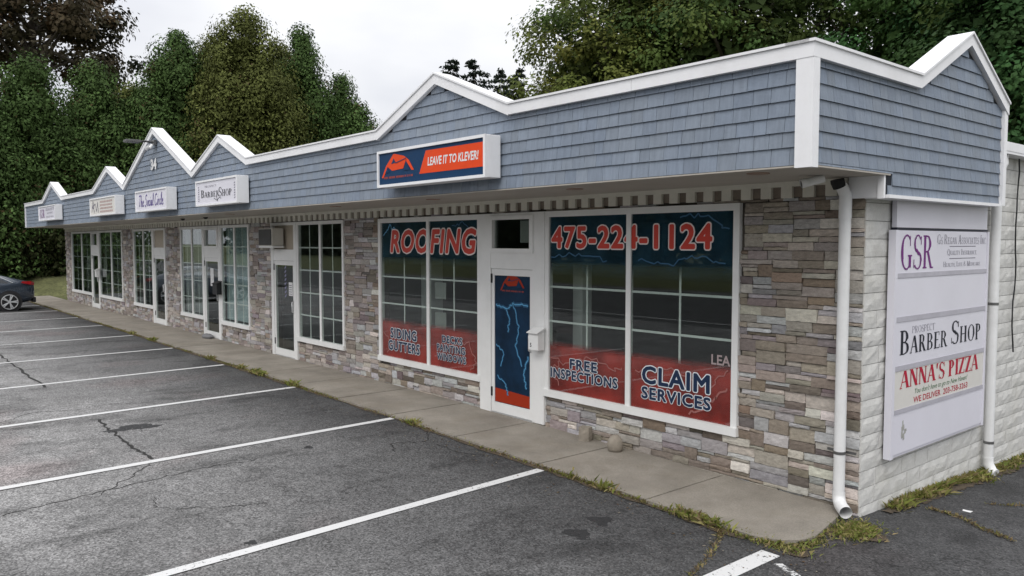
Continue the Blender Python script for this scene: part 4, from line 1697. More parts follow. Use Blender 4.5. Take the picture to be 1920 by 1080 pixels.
# ------------------------------------------------------------------ directory board on the side wall
DB = empty("directory_board", (0.05, 1.55, 0.44), "tall white tenant board with five stacked panels on the block wall", "sign")
mb = MB()
mb.box(0.02, 0.088, 0.40, 0.455, 0.44, 2.62)
mb.box(0.02, 0.088, 2.66, 2.70, 0.44, 2.62)
mb.box(0.02, 0.066, 0.455, 2.66, 0.44, 2.62)
mb.build("board_frame", ALU if False else SIGNW, DB)
MB().box(0.015, 0.060, 0.47, 2.70, 2.645, 2.895).build("top_board", SIGNW, DB)
MB().box(0.013, 0.072, 0.455, 2.69, 2.622, 2.644).build("gap_shade_strip", PBLACK, DB)  # raised black strip painting the dark shade between the two boards
PZ = [(2.21, 2.605), (1.795, 2.165), (1.325, 1.745), (0.905, 1.275), (0.47, 0.86)]
panels = []
for k, (a, b) in enumerate(PZ):
    p = MB().box(0.067, 0.078, 0.456, 2.659, a, b).build("panel", SIGNC if k == 3 else SIGNW, DB)
    panels.append(p)
mb = MB()
for a, b in zip(PZ, PZ[1:]):
    mb.box(0.067, 0.084, 0.456, 2.659, b[1] + .001, a[0] - .001)
mb.build("divider", SIGNG, DB)
XS = 0.0795
sidep(fit(serif_poly("GSR", 0.95), 0.72, 0.34), XS, 0.53, 2.24, "lettering", PPURPLE, panels[0], step=0.0006)
sidep(fit(serif_poly("Gs Regan Associates Inc", 0.7), 1.27, 0.10), XS, 1.34, 2.485, "lettering", PGREY, panels[0], step=0.0006)
sidep(fit(serif_poly("Quality Insurance", 0.7), 0.77, 0.07), XS, 1.59, 2.365, "lettering", PGREY, panels[0], step=0.0006)
sidep(fit(serif_poly("Health, Life & Medicare", 0.7), 0.97, 0.06), XS, 1.50, 2.245, "lettering", PGREY, panels[0], step=0.0006)
for zz_ in (2.458, 2.332):
    sidep(([(0, 0), (.69, 0), (.69, .008), (0, .008)], [(0, 1, 2, 3)]), XS, 1.645, zz_, "rule_line", PGREY, panels[0])
sidep(fit(serif_poly("PROSPECT", 0.6), 0.52, 0.07), XS, 0.82, 1.62, "lettering", PGREY, panels[2], step=0.0006)
sidep(fit(serif_poly("Barber", 1.05), 1.10, 0.235), XS, 0.56, 1.425, "lettering", PBLACK, panels[2], step=0.0006)
sidep(fit(serif_poly("Shop", 1.05), 0.78, 0.25), XS, 1.76, 1.43, "lettering", PBLACK, panels[2], step=0.0006)
sidep(fit(serif_poly("ANNA'S PIZZA", 1.35), 1.94, 0.175), XS, 0.58, 1.095, "lettering", PCRIM, panels[3], step=0.0006)
sidep(fit(text_poly("You don't have to go to New Haven!", 0.0), 1.30, 0.07, 0.35), XS, 0.92, 1.0, "lettering", PGREEN, panels[3])
sidep(fit(text_poly("WE DELIVER  203-758-3263", 0.012), 1.34, 0.062), XS, 0.89, 0.925, "lettering", PCRIM, panels[3])
rr = random.Random(8)
V, F = [], []
for k in range(9):
    a = rr.uniform(.0, .10); b = rr.uniform(0, .16); w = rr.uniform(.02, .045); h = rr.uniform(.03, .08)
    q = len(V)
    V += [(a, b), (a + w, b + .01), (a + w * .8, b + h), (a - .005, b + h * .8)]
    F.append((q, q + 1, q + 2, q + 3))
sidep((V, F), XS, 0.64, 0.57, "peeled_patch", M("peeled_grey", (.40, .40, .37), .8), panels[4], step=0.0006)

# ------------------------------------------------------------------ downspouts


def arc_pts(c, r, a0, a1, n, ux, uz):
    ux, uz, c = Vector(ux), Vector(uz), Vector(c)
    return [c + ux * (r * math.cos(a0 + (a1 - a0) * i / n)) + uz * (r * math.sin(a0 + (a1 - a0) * i / n)) for i in range(n + 1)]


P1 = empty("downspout", (-0.15, -0.11, 0.0), "round white downspout at the stone corner of the shop front", "downspout", "white downspouts")
MB().tube([(-0.15, -0.105, 0.17), (-0.15, -0.105, 2.80)], 0.052, 20).build("pipe", PVC, P1, smooth=True)
mb = MB()
dirv = Vector((0.72, -0.69, 0)).normalized()
c0 = Vector((-0.15, -0.105, 0.17)) + dirv * 0.10
mb.tube([Vector((-0.15, -0.105, 0.20))] + arc_pts(c0, 0.10, math.pi, math.pi * 1.44, 7, dirv, (0, 0, 1)) + [c0 + dirv * 0.10 + Vector((0, 0, -0.115))], [0.058] * 10, 20, cap=False)
mb.build("elbow", PVC, P1, smooth=True)
mb = MB()
mb.tube([(-0.15, -0.105, 2.72), (-0.15, -0.105, 2.93), (-0.165, -0.14, 3.0), (-0.18, -0.18, 3.04)], [0.057, 0.057, 0.055, 0.05], 20)
mb.build("elbow", PVC, P1, smooth=True)
MB().tube([(-0.176, -0.168, 3.005), (-0.185, -0.19, 3.05), (-0.187, -0.195, 3.072)], [0.058, 0.061, 0.059], 20).build("rubber_coupling", RUBBER, P1, smooth=True)
MB().tube([(-0.15, -0.105, 0.545), (-0.15, -0.105, 0.572)], 0.0555, 20).build("clamp", STEEL, P1, smooth=True)
MB().box(-0.30, -0.02, -0.052, -0.046, 0.545, 0.57).build("clamp_strap", STEEL, P1)
P2 = empty("downspout", (0.075, 2.92, -0.15), "white downspout behind the tenant board on the block wall", "downspout", "white downspouts")
MB().tube([(0.075, 2.92, -0.02), (0.075, 2.92, 3.60)], 0.052, 20).build("pipe", PVC, P2, smooth=True)
MB().tube([(0.075, 2.92, 0.03), (0.08, 2.92, -0.05), (0.13, 2.90, -0.125), (0.17, 2.89, -0.14)], [.057, .057, .056, .055], 20).build("elbow", PVC, P2, smooth=True)
for zz_ in (1.79, 0.19):
    MB().tube([(0.075, 2.92, zz_), (0.075, 2.92, zz_ + .03)], 0.0555, 20).build("clamp", STEEL, P2, smooth=True)

# rear wing gutter and its short spout
mb = MB()
mb.box(0.02, 0.17, 2.73, 9.0, 3.50, 3.53)
mb.box(0.15, 0.175, 2.73, 9.0, 3.53, 3.63)
mb.box(-0.05, 0.02, 2.73, 9.0, 3.50, 3.66)
mb.box(-0.3, 0.0, 2.73, 9.0, 3.662, 3.68)
mb.build("gutter", TRIMW, SHOP)
MB().tube([(0.10, 3.02, 3.50), (0.10, 3.02, 3.40), (0.09, 2.96, 3.33), (0.08, 2.93, 3.28)], 0.05, 12).build("gutter_spout", PVC, SHOP, smooth=True)
HC = empty("hanging_cable", (0.02, 3.69, 1.1), "thin black cable hanging down the white block wall", "cable")
rr = random.Random(2)
MB().tube([(0.03 + rr.uniform(0, .012), 3.69 + 0.03 * math.sin(k * .9), 3.5 - k * .155) for k in range(16)], 0.009, 6).build("cable", BLACK, HC)

# ------------------------------------------------------------------ fittings
CAMO = empty("security_camera", (-0.16, -0.55, 3.05), "white bullet security camera under the soffit corner", "camera")
MB().tube([(-0.20, -0.50, 3.107), (-0.20, -0.50, 3.095)], 0.045, 16).build("mount_plate", PVC, CAMO, smooth=True)
MB().tube([(-0.20, -0.50, 3.098), (-0.20, -0.505, 3.07), (-0.215, -0.52, 3.055)], 0.016, 10).build("mount_arm", PVC, CAMO, smooth=True)
MB().tube([(-0.16, -0.48, 3.07), (-0.29, -0.60, 3.02)], 0.038, 18).build("housing", PVC, CAMO, smooth=True)
MB().tube([(-0.285, -0.596, 3.0215), (-0.298, -0.607, 3.017)], 0.033, 18).build("lens_glass", BLACK, CAMO, smooth=True)
MB().tube([(-0.268, -0.58, 3.0335), (-0.303, -0.612, 3.020)], [0.0415, 0.0415], 18, cap=False).build("sun_shield", PVC, CAMO, smooth=True)


def mailbox(x, z, w, h, mat, label, y=-0.047):
    o = empty("mailbox", (x, y, z), label, "mailbox")
    mb = MB()
    mb.prism_x([(y - .12, z), (y, z), (y, z + h), (y - .12, z + h * .86)], x + w / 2, x - w / 2)
    mb.build("box", mat, o, bevel=.006)
    mb = MB()
    mb.prism_x([(y - .145, z + h * .83), (y - .001, z + h + .005), (y - .001, z + h + .03), (y - .145, z + h * .86)], x + w / 2 + .012, x - w / 2 - .012)
    mb.build("lid", mat, o)
    return o


mG = mailbox(-4.36, 1.08, 0.19, 0.27, WHITE, "white mailbox on the frame of the poster door")
front(fit(text_poly("5", 0.03), 0.03, 0.055), -4.42, -0.1685, 1.12, "number", PBLACK, mG)
mailbox(-16.02, 1.24, 0.30, 0.30, BLACK, "black mailbox on the door frame beside pale blue blinds")
mailbox(-27.80, 1.28, 0.20, 0.28, WHITE, "white mailbox by the far-end shop door")

AC = empty("air_conditioner", (-12.75, -0.2, 2.42), "boxy wall air conditioner above the barber shop door", "air conditioner")
MB().box(-12.98, -12.30, -0.30, -0.047, 2.43, 2.80).build("casing", M("ac_casing", (0.55, 0.53, 0.48), 0.5, .08), AC, bevel=.01)
mb = MB()
for k in range(11):
    xx = -12.94 + k * 0.057
    mb.box(xx, xx + 0.018, -0.318, -0.3005, 2.455, 2.775)
mb.build("grille", M("ac_grille", (0.16, 0.16, 0.16), 0.5), AC)
MB().box(-12.95, -12.33, -0.3035, -0.3003, 2.45, 2.78).build("coil", M("ac_dark", (0.03, 0.03, 0.03), 0.6), AC)
MB().box(-13.0, -12.28, -0.29, -0.05, 2.395, 2.428).build("bracket_shelf", WHITE, AC)

FL = empty("floodlight", (-16.4, -1.4, 4.8), "dark twin-arm floodlight near the peak of the tallest gable", "light")
MB().box(-16.45, -16.25, -1.42, -1.362, 4.78, 4.90).build("junction_box", STEEL, FL)
MB().tube([(-16.38, -1.42, 4.85), (-16.45, -1.55, 4.87), (-16.50, -1.68, 4.86)], 0.022, 8).build("arm", BLACK, FL, smooth=True)
MB().box(-16.68, -16.40, -1.98, -1.65, 4.83, 4.89).build("lamp_head", M("lamp_grey", (.10, .10, .10), .5), FL, bevel=.01)
MB().tube([(-16.33, -1.44, 4.78), (-16.30, -1.50, 4.70)], 0.035, 10).build("sensor", PVC, FL)
MB().tube([(-16.45, -1.42, 4.80), (-16.55, -1.52, 4.70)], [.03, .05], 10).build("lamp_bulb", PVC, FL)
for i, (x, lb) in enumerate(((-16.9, "small dark dome camera under the soffit over the black mailbox window"), (-15.3, "small dark dome camera under the soffit over the pale blue blinds"))):
    dc = empty("dome_camera", (x, -0.6, 3.06), lb, "camera")
    MB().tube([(x, -.6, 3.107), (x, -.6, 3.085)], .06, 12).build("base", BLACK, dc)
    MB().tube([(x, -.6, 3.085), (x, -.6, 3.06), (x, -.6, 3.045)], [.05, .045, .02], 12).build("dome", BLACK, dc, smooth=True)


# lumps of stone on the walk
def lump(name, x, y, sx, sy, sz, label, cat, seed, boxy, mat, group=None):
    rr = random.Random(seed)
    mb = MB()
    n, m = 10, 6
    z0 = gz(x) + 0.033
    vs = []
    for j in range(m + 1):
        t = j / m
        for i in range(n):
            a = 2 * math.pi * i / n
            if boxy:
                q = max(abs(math.cos(a)), abs(math.sin(a)))
                r = (1 - .10 * t) / q
                r = min(r, 1.16)
            else:
                r = math.sqrt(max(0.0, 1 - (max(0, t - .35) / .70) ** 2)) * (0.82 + .35 * min(t, .4))
            r *= 1 + rr.uniform(-.05, .05)
            vs.append((x + sx * r * math.cos(a + .3), y + sy * r * math.sin(a + .3), z0 + sz * t + rr.uniform(-.004, .004) * (j > 0)))
    fs = [(j * n + i, j * n + (i + 1) % n, (j + 1) * n + (i + 1) % n, (j + 1) * n + i) for j in range(m) for i in range(n)]
    fs += [tuple(range(n))[::-1], tuple(m * n + i for i in range(n))]
    mb.add(vs, fs)
    o = mb.build(name, mat, None, smooth=not boxy)
    return tag(o, label, cat, group)


lump("concrete_block", -3.42, -0.13, 0.075, 0.075, 0.17, "square-sided concrete chunk on the walk below the FREE INSPECTIONS window", "block", 3, True, CONCR)
lump("concrete_block", -2.86, -0.20, 0.10, 0.10, 0.19, "rounded concrete lump on the walk, nearer the corner", "block", 5, False, CONCR)
lump("grey_rock", -16.65, -0.14, 0.30, 0.12, 0.11, "low grey rock lying before the door with the white notice", "rock", 6, False, M("grey_rock", (.20, .20, .21), .9, .2, 6, bump=.6))
mb = MB()
zq = gz(.53, 1.08) + .006
mb.add([(.50, 1.05, zq), (.57, 1.05, zq), (.585, 1.075, zq + .012), (.53, 1.09, zq + .004), (.495, 1.07, zq + .01)], [(0, 1, 2, 3, 4)])
tag(mb.build("paper_scrap", PWHITE), "white paper scrap on the asphalt beside the block wall", "litter")

# ------------------------------------------------------------------ parked car at the left edge


def car(x1, yr):
    """side towards +x at x1; tail at yr, nose towards -y"""
    z0 = gz(x1, yr)
    c = empty("parked_car", (x1 - .92, yr - 2.3, z0), "dark blue-grey car backed into the bay at the left edge", "car")
    W = 1.84
    paint = M("car_paint", (0.030, 0.044, 0.066), 0.22, 0.0, metal=0.35, spec=0.6, coat=1.0)
    st = [  # s from tail, top z, half width at belt, roof half width, belt z, low z
        (0.00, 0.86, .70, .66, .80, .42), (0.06, 1.00, .80, .70, .86, .32), (0.22, 1.06, .87, .70, .92, .26), (0.55, 1.13, .90, .66, .95, .24),
        (0.95, 1.27, .915, .63, .96, .22), (1.45, 1.40, .92, .61, .95, .21), (2.10, 1.46, .92, .60, .94, .21), (2.70, 1.42, .92, .60, .93, .21),
        (3.20, 1.24, .915, .64, .93, .21), (3.55, 1.06, .91, .74, .92, .22), (4.10, .98, .89, .70, .84, .24), (4.45, .88, .84, .66, .74, .27), (4.62, .70, .74, .60, .62, .34)]
    vs, fs = [], []
    for s, zt, hb, hr, zb_, zl in st:
        half = [(hb * .90, zl), (hb, zl + .16), (hb + .015, (zl + zb_) / 2 + .1), (hb - .01, zb_), (hb * .72 + hr * .28, zb_ + (zt - zb_) * .45), (hr, zb_ + (zt - zb_) * .90), (hr * .6, zt)]
        ring = half + [(-a, b) for a, b in reversed(half)]
        for a, b in ring:
            vs.append((x1 - W / 2 + a, yr - s, z0 + b))
    n = 14
    for k in range(len(st) - 1):
        for i in range(n):
            a, b = k * n + i, k * n + (i + 1) % n
            fs.append((a, b, b + n, a + n))
    fs += [tuple(range(n))[::-1], tuple((len(st) - 1) * n + i for i in range(n))]
    mb = MB()
    mb.add(vs, fs)
    body = mb.build("body", paint, c, smooth=True)
    sub = body.modifiers.new("subsurf", 'SUBSURF')
    sub.levels = 2
    sub.render_levels = 2
    dark = M("car_glass", (0.012, 0.014, 0.016), 0.08, 0.0, spec=0.7)
    xs_ = x1 - W / 2
    # side glass, sill trim, roof line
    for sgn in (1, -1):
        f = lambda s, t: (xs_ + sgn * (0.905 - .26 * max(0, (t - .95)) / .45 + .012), yr - s, z0 + t)
        mb = MB()
        mb.add([f(.82, 1.0), f(1.28, 1.27), f(2.05, 1.345), f(2.05, .985)], [(0, 1, 2, 3) if sgn < 0 else (3, 2, 1, 0)])
        mb.add([f(2.10, .985), f(2.10, 1.345), f(2.70, 1.31), f(3.25, 1.0)], [(0, 1, 2, 3) if sgn < 0 else (3, 2, 1, 0)])
        mb.build("side_window", dark, c)
        mb = MB()
        p = [f(.70, 1.0), f(1.25, 1.305), f(2.05, 1.375), f(2.70, 1.34), f(3.3, 1.02)]
        mb.tube([(a + sgn * .004, b, z_) for a, b, z_ in p], .012, 6)
        mb.build("chrome_strip", ALU, c)
        mb = MB()
        mb.box(xs_ + sgn * .83, xs_ + sgn * .925, yr - 3.3, yr - 1.45, z0 + .19, z0 + .30)
        mb.build("rocker_trim", BLACK, c)
        for s in (0.82, 3.62):
            # arch, tyre, rim
            mb = MB()
            mb.tube([(xs_ + sgn * .60, yr - s, z0 + .345), (xs_ + sgn * .929, yr - s, z0 + .345)], .385, 28)
            mb.build("wheel_arch", BLACK, c)
            w = empty("wheel", (xs_ + sgn * .86, yr - s, z0 + .335), parent=c)
            mb = MB()
            mb.tube([(xs_ + sgn * .72, yr - s, z0 + .335), (xs_ + sgn * .74, yr - s, z0 + .335), (xs_ + sgn * .925, yr - s, z0 + .335), (xs_ + sgn * .94, yr - s, z0 + .335)], [.31, .335, .335, .31], 32)
            mb.build("tyre", RUBBER, w, smooth=False)
            mb = MB()
            for k in range(5):
                for off in (-.13, .13):
                    a = 2 * math.pi * k / 5 + off
                    a0 = 2 * math.pi * k / 5
                    mb.tube([(xs_ + sgn * .946, yr - s + .04 * math.cos(a0), z0 + .335 + .04 * math.sin(a0)), (xs_ + sgn * .946, yr - s + .24 * math.cos(a), z0 + .335 + .24 * math.sin(a))], [.022, .020], 6)
            mb.tube([(xs_ + sgn * .938, yr - s, z0 + .335), (xs_ + sgn * .955, yr - s, z0 + .335)], .05, 12)
            k0 = [(xs_ + sgn * .944, yr - s + .25 * math.cos(a), z0 + .335 + .25 * math.sin(a)) for a in frange(0, 2 * math.pi, 24)]
            mb.tube(k0, .014, 6, cap=False)
            mb.build("rim", ALU, w)
        mb = MB()
        mb.add([(xs_ + sgn * .80, yr - .045, z0 + .90), (xs_ + sgn * .895, yr - .16, z0 + .92), (xs_ + sgn * .925, yr - .46, z0 + .985), (xs_ + sgn * .90, yr - .42, z0 + 1.045), (xs_ + sgn * .84, yr - .14, z0 + 1.035), (xs_ + sgn * .76, yr - .03, z0 + 1.00)],
               [(0, 1, 4, 5), (1, 2, 3, 4)] if sgn > 0 else [(5, 4, 1, 0), (4, 3, 2, 1)])
        mb.build("tail_light", M("tail_red", (0.30, 0.006, 0.010), 0.15, 0, spec=.6, coat=1.0), c)
    MB().box(xs_ - .72, xs_ + .72, yr - .08, yr + .02, z0 + .28, z0 + .46).build("bumper_trim", BLACK, c, bevel=.02)
    MB().box(xs_ - .26, xs_ + .26, yr - .02, yr + .012, z0 + .58, z0 + .70).build("number_plate", PWHITE, c)
    return c


car(-29.0, -1.82)

# ------------------------------------------------------------------ vegetation


def quads(P, A, B):
    """diamond leaves: centre P, long half-axis A, short half-axis B"""
    n = len(P)
    V = np.empty((n, 4, 3))
    V[:, 0] = P - A
    V[:, 1] = P + B - A * 0.1
    V[:, 2] = P + A
    V[:, 3] = P - B - A * 0.1
    return V.reshape(-1, 3), np.arange(4 * n).reshape(n, 4)


def unit(n):
    v = RNG.normal(size=(n, 3))
    return v / np.linalg.norm(v, axis=1, keepdims=True)


def tree(name, label, base, height, crown_c, radii, nclump, nleaf, lsize, colour, group=None, bare=0.0, clump_r=1.35, shell=0.45, cat="tree", seed=0, lower=-0.55, fill=0):
    global RNG
    RNG = np.random.default_rng(100 + seed)
    base = np.array(base, float)
    t = empty(name, base, label, cat, group)
    cc = np.array(crown_c, float)
    rad = np.array(radii, float)
    d = unit(nclump * 4)
    d = d[d[:, 2] > lower][:nclump]
    rr_ = (shell + (1 - shell) * RNG.random(len(d)) ** 0.6)
    bump_ = 1 + 0.18 * np.sin(d[:, 0] * 5 + seed) * np.cos(d[:, 1] * 4 + seed * 2) + 0.10 * RNG.normal(size=len(d))
    centres = cc + d * rad * (rr_ * bump_)[:, None]
    # trunk and limbs
    mb = MB()
    fork = cc - np.array([0, 0, rad[2] * 0.62])
    r0 = height * 0.022
    mb.tube([base, base + (fork - base) * .5 + np.array([.1, .05, 0]), fork, cc, cc + np.array([0, 0, rad[2] * .6])], [r0, r0 * .85, r0 * .7, r0 * .4, r0 * .1], 10)
    mb.build("trunk", BARK, t, smooth=True)
    mb = MB()
    idx = RNG.permutation(len(centres))[:26]
    for i in idx:
        q = centres[i]
        s_ = fork + (cc - fork) * RNG.random() * 1.1
        mid = (s_ + q) / 2 + np.array([0, 0, .5]) + RNG.normal(size=3) * .3
        mb.tube([s_, mid, q], [r0 * .32, r0 * .2, r0 * .06], 6, cap=False)
    mb.build("limbs", BARK, t, smooth=True)
    Ps, Cs, Ds = [], [], []
    for q in centres:
        m = int(nleaf * RNG.uniform(.5, 1.4))
        dd = unit(m)
        r = clump_r * RNG.uniform(.65, 1.2)
        p = q + dd * (RNG.random(m) ** .45)[:, None] * np.array([r, r, r * .7])
        Ps.append(p)
        oc = (q - cc) / rad
        Ds.append(dd * .8 + oc * .5)
        tone = RNG.normal(1, .24)
        warm = RNG.normal(0, .06)
        cl = np.array(colour) * max(.45, tone)
        cl = np.tile(cl, (m, 1)) * RNG.uniform(.82, 1.2, (m, 1))
        cl[:, 0] *= 1 + warm * 2
        cl[:, 2] *= 1 - warm
        Cs.append(cl)
    if fill:                      # coarse leaf masses near the limbs, inner shade put into their darker colour
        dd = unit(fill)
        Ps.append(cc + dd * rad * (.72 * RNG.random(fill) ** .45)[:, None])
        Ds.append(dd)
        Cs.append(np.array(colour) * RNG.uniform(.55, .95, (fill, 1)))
    P = np.concatenate(Ps)
    C = np.concatenate(Cs)
    n = len(P)
    nrm = np.concatenate(Ds) + np.array([0, 0, .55]) + RNG.normal(0, .32, (n, 3))
    nrm /= np.linalg.norm(nrm, axis=1, keepdims=True) + 1e-9
    A = np.cross(nrm, unit(n))
    A /= np.linalg.norm(A, axis=1, keepdims=True) + 1e-9
    B = np.cross(nrm, A)
    sz = lsize * RNG.uniform(.6, 1.35, (n, 1))
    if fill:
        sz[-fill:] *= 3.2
    V, F = quads(P, A * sz, B * sz * .62)
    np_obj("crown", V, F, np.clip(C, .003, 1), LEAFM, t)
    return t


def cedar(label, base, height, radius, colour, n=20000, seed=0, spires=9, group=None, point=.55):
    global RNG
    RNG = np.random.default_rng(500 + seed)
    base = np.array(base, float)
    t = empty("cedar_tree", base, label, "tree", group)
    mb = MB()
    mb.tube([base, base + np.array([0, 0, height * .5]), base + np.array([0, 0, height * .9])], [radius * .08, radius * .06, .02], 8)
    mb.build("trunk", BARK, t, smooth=True)
    Ps, As, Ns, Cs = [], [], [], []
    sp = [(0.0, 0.0, 1.0, .86)]
    for k in range(spires):
        a = 2 * math.pi * k / spires + RNG.uniform(-.3, .3)
        rr_ = radius * (RNG.uniform(.18, .34) if k % 3 == 0 else RNG.uniform(.38, .58))
        sp.append((rr_ * math.cos(a), rr_ * math.sin(a), 1.06 - .62 * rr_ / radius + RNG.uniform(-.07, .03), RNG.uniform(.46, .60)))
    tot = sum(h * w * (1.9 if q == 0 else 1) for q, (*_, h, w) in enumerate(sp))
    for k, (ox, oy, hf, wf) in enumerate(sp):
        m = int(n * hf * wf / tot * (1.9 if k == 0 else 1))
        H, Rr = height * hf, radius * wf
        # every spire is a stack of overlapping soft tufts
        nt = int(90 + 90 * wf * radius / 3)
        ut = 1 - RNG.random(nt) ** 1.15
        at = RNG.random(nt) * 2 * math.pi
        pr = np.clip(1 - ut ** 2.4, 0, 1) ** point * np.minimum(1, .6 + ut * 3)
        tr = Rr * pr * np.where((ut > .5) & (RNG.random(nt) < .5), RNG.uniform(.1, .9, nt), RNG.uniform(.80, 1.0, nt))
        tc_ = np.stack([base[0] + ox + tr * np.cos(at), base[1] + oy + tr * np.sin(at), base[2] + .3 + ut * (H - .5)], 1)
        ts = RNG.uniform(.6, 1.05, nt) * (.55 + .12 * radius) * (1 - .15 * ut)
        tone_t = RNG.normal(1.0, .22, nt)
        i = RNG.integers(0, nt, m)
        d = unit(m)
        d[:, 2] = d[:, 2] * .9 + .25
        p = tc_[i] + d * (ts[i] * RNG.random(m) ** .35)[:, None] * np.array([1, 1, 1.15])
        Ps.append(p)
        outw = np.stack([np.cos(at[i]), np.sin(at[i]), np.full(m, .3)], 1)
        As.append(outw * .45 + d * .5 + np.array([0, 0, .55]) + RNG.normal(0, .35, (m, 3)))
        Ns.append(d + outw * .5 + RNG.normal(0, .35, (m, 3)))
        c = np.array(colour) * np.clip(tone_t[i], .5, 1.6)[:, None] * RNG.uniform(.8, 1.2, (m, 1))
        dead = RNG.random(nt) < .06
        br = dead[i] & (RNG.random(m) < .6)
        c[br] = np.array([.075, .058, .026]) * RNG.uniform(.6, 1.3, (br.sum(), 1))
        Cs.append(c)
    # coarse sprays deep inside close the crown; their darker colour paints inner shade
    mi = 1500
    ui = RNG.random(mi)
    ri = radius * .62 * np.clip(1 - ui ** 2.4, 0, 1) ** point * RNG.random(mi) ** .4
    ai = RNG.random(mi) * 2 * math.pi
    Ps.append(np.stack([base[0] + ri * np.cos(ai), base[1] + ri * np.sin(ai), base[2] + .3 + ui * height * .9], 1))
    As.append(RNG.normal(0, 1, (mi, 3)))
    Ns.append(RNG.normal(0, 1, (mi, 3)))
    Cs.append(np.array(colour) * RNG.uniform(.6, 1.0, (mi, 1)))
    P, A, N, C = (np.concatenate(q) for q in (Ps, As, Ns, Cs))
    N = N / (np.linalg.norm(N, axis=1, keepdims=True) + 1e-9)
    A = A - N * (A * N).sum(1, keepdims=True)
    A /= np.linalg.norm(A, axis=1, keepdims=True) + 1e-9
    B = np.cross(A, N)
    B /= np.linalg.norm(B, axis=1, keepdims=True) + 1e-9
    k = len(P)
    sz = RNG.uniform(.055, .12, (k, 1))
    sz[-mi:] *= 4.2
    V, F = quads(P, A * sz, B * sz * .55)
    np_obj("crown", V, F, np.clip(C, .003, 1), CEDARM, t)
    return t


def spruce(label, base, height, radius, seed, group):
    global RNG
    RNG = np.random.default_rng(900 + seed)
    base = np.array(base, float)
    t = empty("spruce_tree", base, label, "tree", group)
    MB().tube([base, base + np.array([0, 0, height * .978])], [.28, .02], 7).build("trunk", BARK, t)
    Ps, As, Bs = [], [], []
    z = height * .25
    while z < height * .985:
        f = 1 - z / height
        L = min(radius, .62 * (height - z) + .25) * RNG.uniform(.7, 1.15)
        for k in range(int(RNG.integers(4, 7))):
            a = RNG.random() * 2 * math.pi
            L2 = L * RNG.uniform(.55, 1.15)
            m = int(12 + 20 * L2)
            s = RNG.random(m) ** .6
            dirh = np.array([math.cos(a), math.sin(a), 0])
            p = base + np.array([0, 0, z]) + dirh * (s * L2)[:, None]
            p[:, 2] += -.45 * L2 * s + .30 * L2 * s ** 2 + RNG.normal(0, .12, m)
            p[:, :2] += RNG.normal(0, .10 + .05 * L2, (m, 2))
            Ps.append(p)
            ax = dirh * .7 + np.array([0, 0, -.45]) + RNG.normal(0, .45, (m, 3))
            As.append(ax)
        z += RNG.uniform(.55, 1.0)
    P, A = np.concatenate(Ps), np.concatenate(As)
    A /= np.linalg.norm(A, axis=1, keepdims=True)
    B = np.cross(A, unit(len(P)))
    B /= np.linalg.norm(B, axis=1, keepdims=True) + 1e-9
    sz = RNG.uniform(.14, .34, (len(P), 1))
    V, F = quads(P, A * sz, B * sz * .5)
    C = np.array([.020, .028, .020]) * RNG.uniform(.6, 1.5, (len(P), 1))
    np_obj("crown", V, F, C, CEDARM, t)


CG = (.066, .110, .034)
CO = (.096, .110, .032)
cz = lambda x, y: gz(x, 0) - .12
CED = [  # x, y, height, radius, colour, pointedness, label
    (-42.6, -2.6, 10.8, 3.4, CG, .5, "dark green cedar behind the parked car at the left frame edge"),
    (-44.0, 0.5, 11.8, 3.4, CG, .5, "green cedar rising left of the far end of the shops"),
    (-45.5, 4.0, 11.9, 3.6, CG, .5, "green cedar with a rounded top under the purple-brown tree"),
    (-50.0, 7.0, 12.0, 3.6, CO, .5, "olive cedar low between the left cedars and the tall clump"),
    (-44.6, 8.2, 14.3, 3.9, CG, .65, "tall cedar forming the left peak of the three-peaked clump"),
    (-43.0, 11.5, 15.6, 4.9, CO, .55, "tallest olive cedar, middle peak of the three-peaked clump"),
    (-47.6, 11.4, 15.2, 3.6, CO, .55, "olive cedar filling the dip left of the tallest cedar"),
    (-47.2, 15.6, 15.2, 3.4, CO, .55, "olive cedar filling the dip right of the tallest cedar"),
    (-47.9, 8.2, 13.2, 3.4, CG, .55, "green cedar sloping down at the left of the three-peaked clump"),
    (-45.2, 18.9, 13.4, 3.2, CG, .6, "green cedar sloping down at the right of the three-peaked clump"),
    (-43.6, 15.4, 15.5, 3.8, CG, .85, "tall cedar forming the right peak of the three-peaked clump"),
    (-41.6, 18.2, 10.9, 3.3, CG, .6, "shorter cedar at the right foot of the tall clump"),
    (-38.9, 19.4, 8.9, 2.4, CO, .6, "lowest cedar at the right end of the clump, against the sky")]
for k, (x, y, h, r, c, pt, lb) in enumerate(CED):
    cedar(lb, (x, y, cz(x, y)), h, r, c, n=int(1150 * r * h * 1.25), seed=k, group="cedars beyond the far end of the shops", point=pt)
tree("broadleaf_tree", "tall purple-brown broadleaf tree at the top left corner", (-58, 3.0, 0), 22, (-58, 3.2, 16.2), (6.2, 6.2, 6.6), 150, 170, .16, (.072, .060, .036), seed=1, clump_r=1.3, shell=.3)
